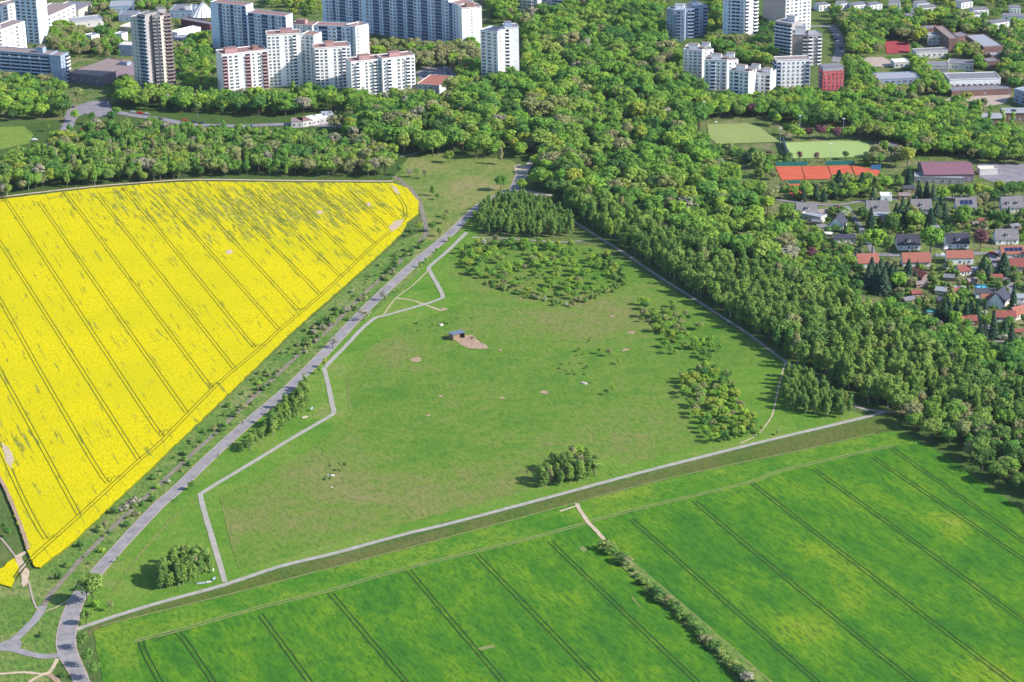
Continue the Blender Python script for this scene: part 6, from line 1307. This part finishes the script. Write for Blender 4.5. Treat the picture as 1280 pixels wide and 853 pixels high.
def bench(x, y, rz, lab, m='pale_wood', ln=2.4):
    o = thing('bench', lab, 'bench', G(x, y), math.radians(rz)); mb = MB(); mb.box((0, 0, .45), (ln, .5, .07)); mb.build('seat', M[m], o); mb = MB(); mb.box((0, .28, .75), (ln, .06, .4)); mb.build('backrest', M[m], o)
    for sx in (-1, 1): mb = MB(); mb.box((sx * ln * .38, 0, .21), (.1, .45, .41)); mb.build('leg', M['metal'], o)
def board(x, y, rz, lab, w=1.6, m='offwhite'):
    o = thing('information_board', lab, 'sign', G(x, y), math.radians(rz)); mb = MB(); mb.box((0, 0, 1.5), (w, .08, 1.1)); mb.build('panel', M[m], o)
    for sx in (-1, 1): mb = MB(); mb.box((sx * (w / 2 + .06), 0, 1.05), (.1, .1, 2.1)); mb.build('post', M['wood'], o)
def slab(name, x, y, sx, sy, rz, m, lab, cat, h=.35):
    o = thing(name, lab, cat, G(x, y), math.radians(rz)); mb = MB(); mb.box((0, 0, h - .06), (sx, sy, .12)); mb.build('top', M[m], o)
    mb = MB(); mb.box((0, 0, (h - .12) / 2), (sx * .86, sy * .8, h - .12)); mb.build('base', M['concrete'], o)
slab('platform_bench', 381, 522.5, 3.0, 1.6, 30, 'pale_wood', 'pale wooden lounging platform on the grass before the thick roadside row', 'bench', .5); board(390, 514, 60, 'grey blue board beside the wooden platform at the thick roadside row', 1.8, 'greyblue')
slab('platform_bench', 261, 728.5, 2.2, 1.2, 15, 'offwhite', 'white topped lounging platform at the corner of the two pale paths', 'bench', .5); board(266.8, 716.5, 75, 'white information board beside the birch clump at the fork', 1.2); bench(268, 725, 70, 'grey bench near the fork of the pale paths', 'greyblue'); slab('platform_bench', 251.5, 729.5, 3.4, 1.5, 10, 'metal', 'low grey slab in the grass right below the birch clump', 'bench', .25)
board(1044, 262, 10, 'small board by the lane near the copper coloured tree', 1.0) if False else None
# riders on the road
def person_mesh():
    me = bpy.data.meshes.new('person'); V = [(0, 0, .92), (0, .05, 1.2), (.02, .1, 1.45), (.04, .14, 1.56), (.05, .17, 1.72), (.05, .19, 1.8), (-.1, 0, .9), (-.11, .28, .78), (-.11, .12, .42), (-.11, .25, .36), (.1, 0, .9), (.11, .22, .62), (.11, .05, .22), (.11, .18, .16), (-.19, .1, 1.42), (-.22, .28, 1.22), (-.2, .52, 1.1), (.21, .1, 1.42), (.24, .28, 1.22), (.22, .52, 1.1)]
    E_ = [(0, 1), (1, 2), (2, 3), (3, 4), (4, 5), (0, 6), (6, 7), (7, 8), (8, 9), (0, 10), (10, 11), (11, 12), (12, 13), (2, 14), (14, 15), (15, 16), (2, 17), (17, 18), (18, 19)]
    rad = [.17, .16, .17, .07, .11, .08, .11, .085, .055, .05, .11, .085, .055, .05, .075, .05, .04, .075, .05, .04]
    me.from_pydata(V, E_, []); o = bpy.data.objects.new('tmp', me); COL.objects.link(o)
    sk = o.modifiers.new('skin', 'SKIN'); o.modifiers.new('sub', 'SUBSURF').levels = 1
    if not me.skin_vertices: me.skin_vertices.new()
    for k, r_ in enumerate(rad): me.skin_vertices[0].data[k].radius = (r_, r_)
    me.skin_vertices[0].data[0].use_root = True
    dg = bpy.context.evaluated_depsgraph_get(); ev = o.evaluated_get(dg); out = bpy.data.meshes.new_from_object(ev)
    bpy.data.objects.remove(o); out.materials.append(M['shirt']); out.materials.append(M['trousers']); out.materials.append(M['skin'])
    for p in out.polygons:
        c = p.center; p.material_index = 2 if c.z > 1.6 or (c.z > 1.0 and c.y > .45) else 1 if c.z < .95 else 0
    return out
def bicycle_parts(o):
    for y in (-.52, .52):
        mb = MB(); mb.tube([(math.cos(k * math.pi / 8) * 0, y + math.cos(k * math.pi / 8) * .33, .34 + math.sin(k * math.pi / 8) * .33) for k in range(17)], [.03] * 17, 5); mb.build('wheel', M['black'], o)
    mb = MB()
    for a_, b_ in (((0, -.52, .34), (0, -.1, .34)), ((0, -.1, .34), (0, -.2, .88)), ((0, -.52, .34), (0, -.18, .8)), ((0, -.18, .8), (0, .36, .82)), ((0, -.1, .34), (0, .36, .76)), ((0, .34, .95), (0, .52, .34))): mb.tube([a_, b_], [.022, .022], 5)
    mb.build('frame', M['metal'], o); mb = MB(); mb.tube([(-.26, .42, 1.02), (0, .36, 1.0), (.26, .42, 1.02)], [.02] * 3, 5); mb.build('handlebar', M['black'], o); mb = MB(); mb.box((0, -.22, .9), (.15, .26, .06)); mb.build('saddle', M['black'], o)
pm = person_mesh()
for i, (x, y, rz, w) in enumerate(((272.5, 571.5, 160, 'riding down the middle of the road below the roadside row'), (303, 530.5, -20, 'riding at the left edge of the road beside the roadside row'))):
    g = G(x, y); bo = thing('bicycle', 'grey bicycle ' + w, 'bicycle', (g.x, g.y, .165), math.radians(rz)); bicycle_parts(bo)
    po = tag(obj('person', pm, None, (g.x, g.y, .165), math.radians(rz)), 'cyclist in dark clothes ' + w, 'person')
    po.scale = (1, 1, 1)
# the dark horses at the shelter
def horse(x, y, rz, lab, m='hide', graze=True):
    me = bpy.data.meshes.new('horse'); hd = [(0, .75, 1.25), (0, 1.15, .85), (0, 1.35, .45), (0, 1.5, .18)] if graze else [(0, .8, 1.4), (0, 1.1, 1.75), (0, 1.2, 1.9), (0, 1.5, 1.7)]
    V = [(0, -.65, 1.2), (0, -.2, 1.15), (0, .35, 1.15)] + hd + [(-.2, -.7, 1.05), (-.2, -.6, .72), (-.2, -.78, .45), (-.2, -.72, .05), (.2, -.7, 1.05), (.2, -.75, .72), (.2, -.9, .45), (.2, -.85, .05), (-.18, .45, 1.0), (-.18, .45, .52), (-.18, .42, .05), (.18, .45, 1.0), (.18, .55, .52), (.18, .6, .05), (0, -.95, 1.15), (0, -1.05, .6)]
    E_ = [(0, 1), (1, 2), (2, 3), (3, 4), (4, 5), (5, 6), (0, 7), (7, 8), (8, 9), (9, 10), (0, 11), (11, 12), (12, 13), (13, 14), (2, 15), (15, 16), (16, 17), (2, 18), (18, 19), (19, 20), (0, 21), (21, 22)]
    rad = [.3, .31, .3, .22, .15, .13, .08, .19, .12, .07, .06, .19, .12, .07, .06, .15, .08, .06, .15, .08, .06, .07, .06]
    me.from_pydata(V, E_, []); o = bpy.data.objects.new('tmp', me); COL.objects.link(o); o.modifiers.new('skin', 'SKIN'); o.modifiers.new('sub', 'SUBSURF').levels = 1
    if not me.skin_vertices: me.skin_vertices.new()
    for k, r_ in enumerate(rad): me.skin_vertices[0].data[k].radius = (r_, r_)
    me.skin_vertices[0].data[0].use_root = True
    out = bpy.data.meshes.new_from_object(o.evaluated_get(bpy.context.evaluated_depsgraph_get())); bpy.data.objects.remove(o); out.materials.append(M[m])
    tag(obj('horse', out, None, (*G(x, y).xy, .08), math.radians(rz)), lab, 'horse')
horse(557, 425, 75, 'dark horse grazing left of the field shelter', 'hide'); horse(590.5, 424.5, 100, 'dark brown horse standing on the bare earth right of the field shelter', 'hide_brown', False)
# thin posts along the path
for i, (x, y) in enumerate(((258, 652), (113, 795), (16, 828))):
    mb = MB(); mb.tube([(0, 0, 0), (0, 0, 1.5)], [.07, .06], 6); tag(mb.build('marker_post', M['wood']), 'short wooden marker post ' + ('beside the footpath below its bend', 'at the corner of the green field near the road', 'in the grass at the lower left')[i], 'post').location = G(x, y)
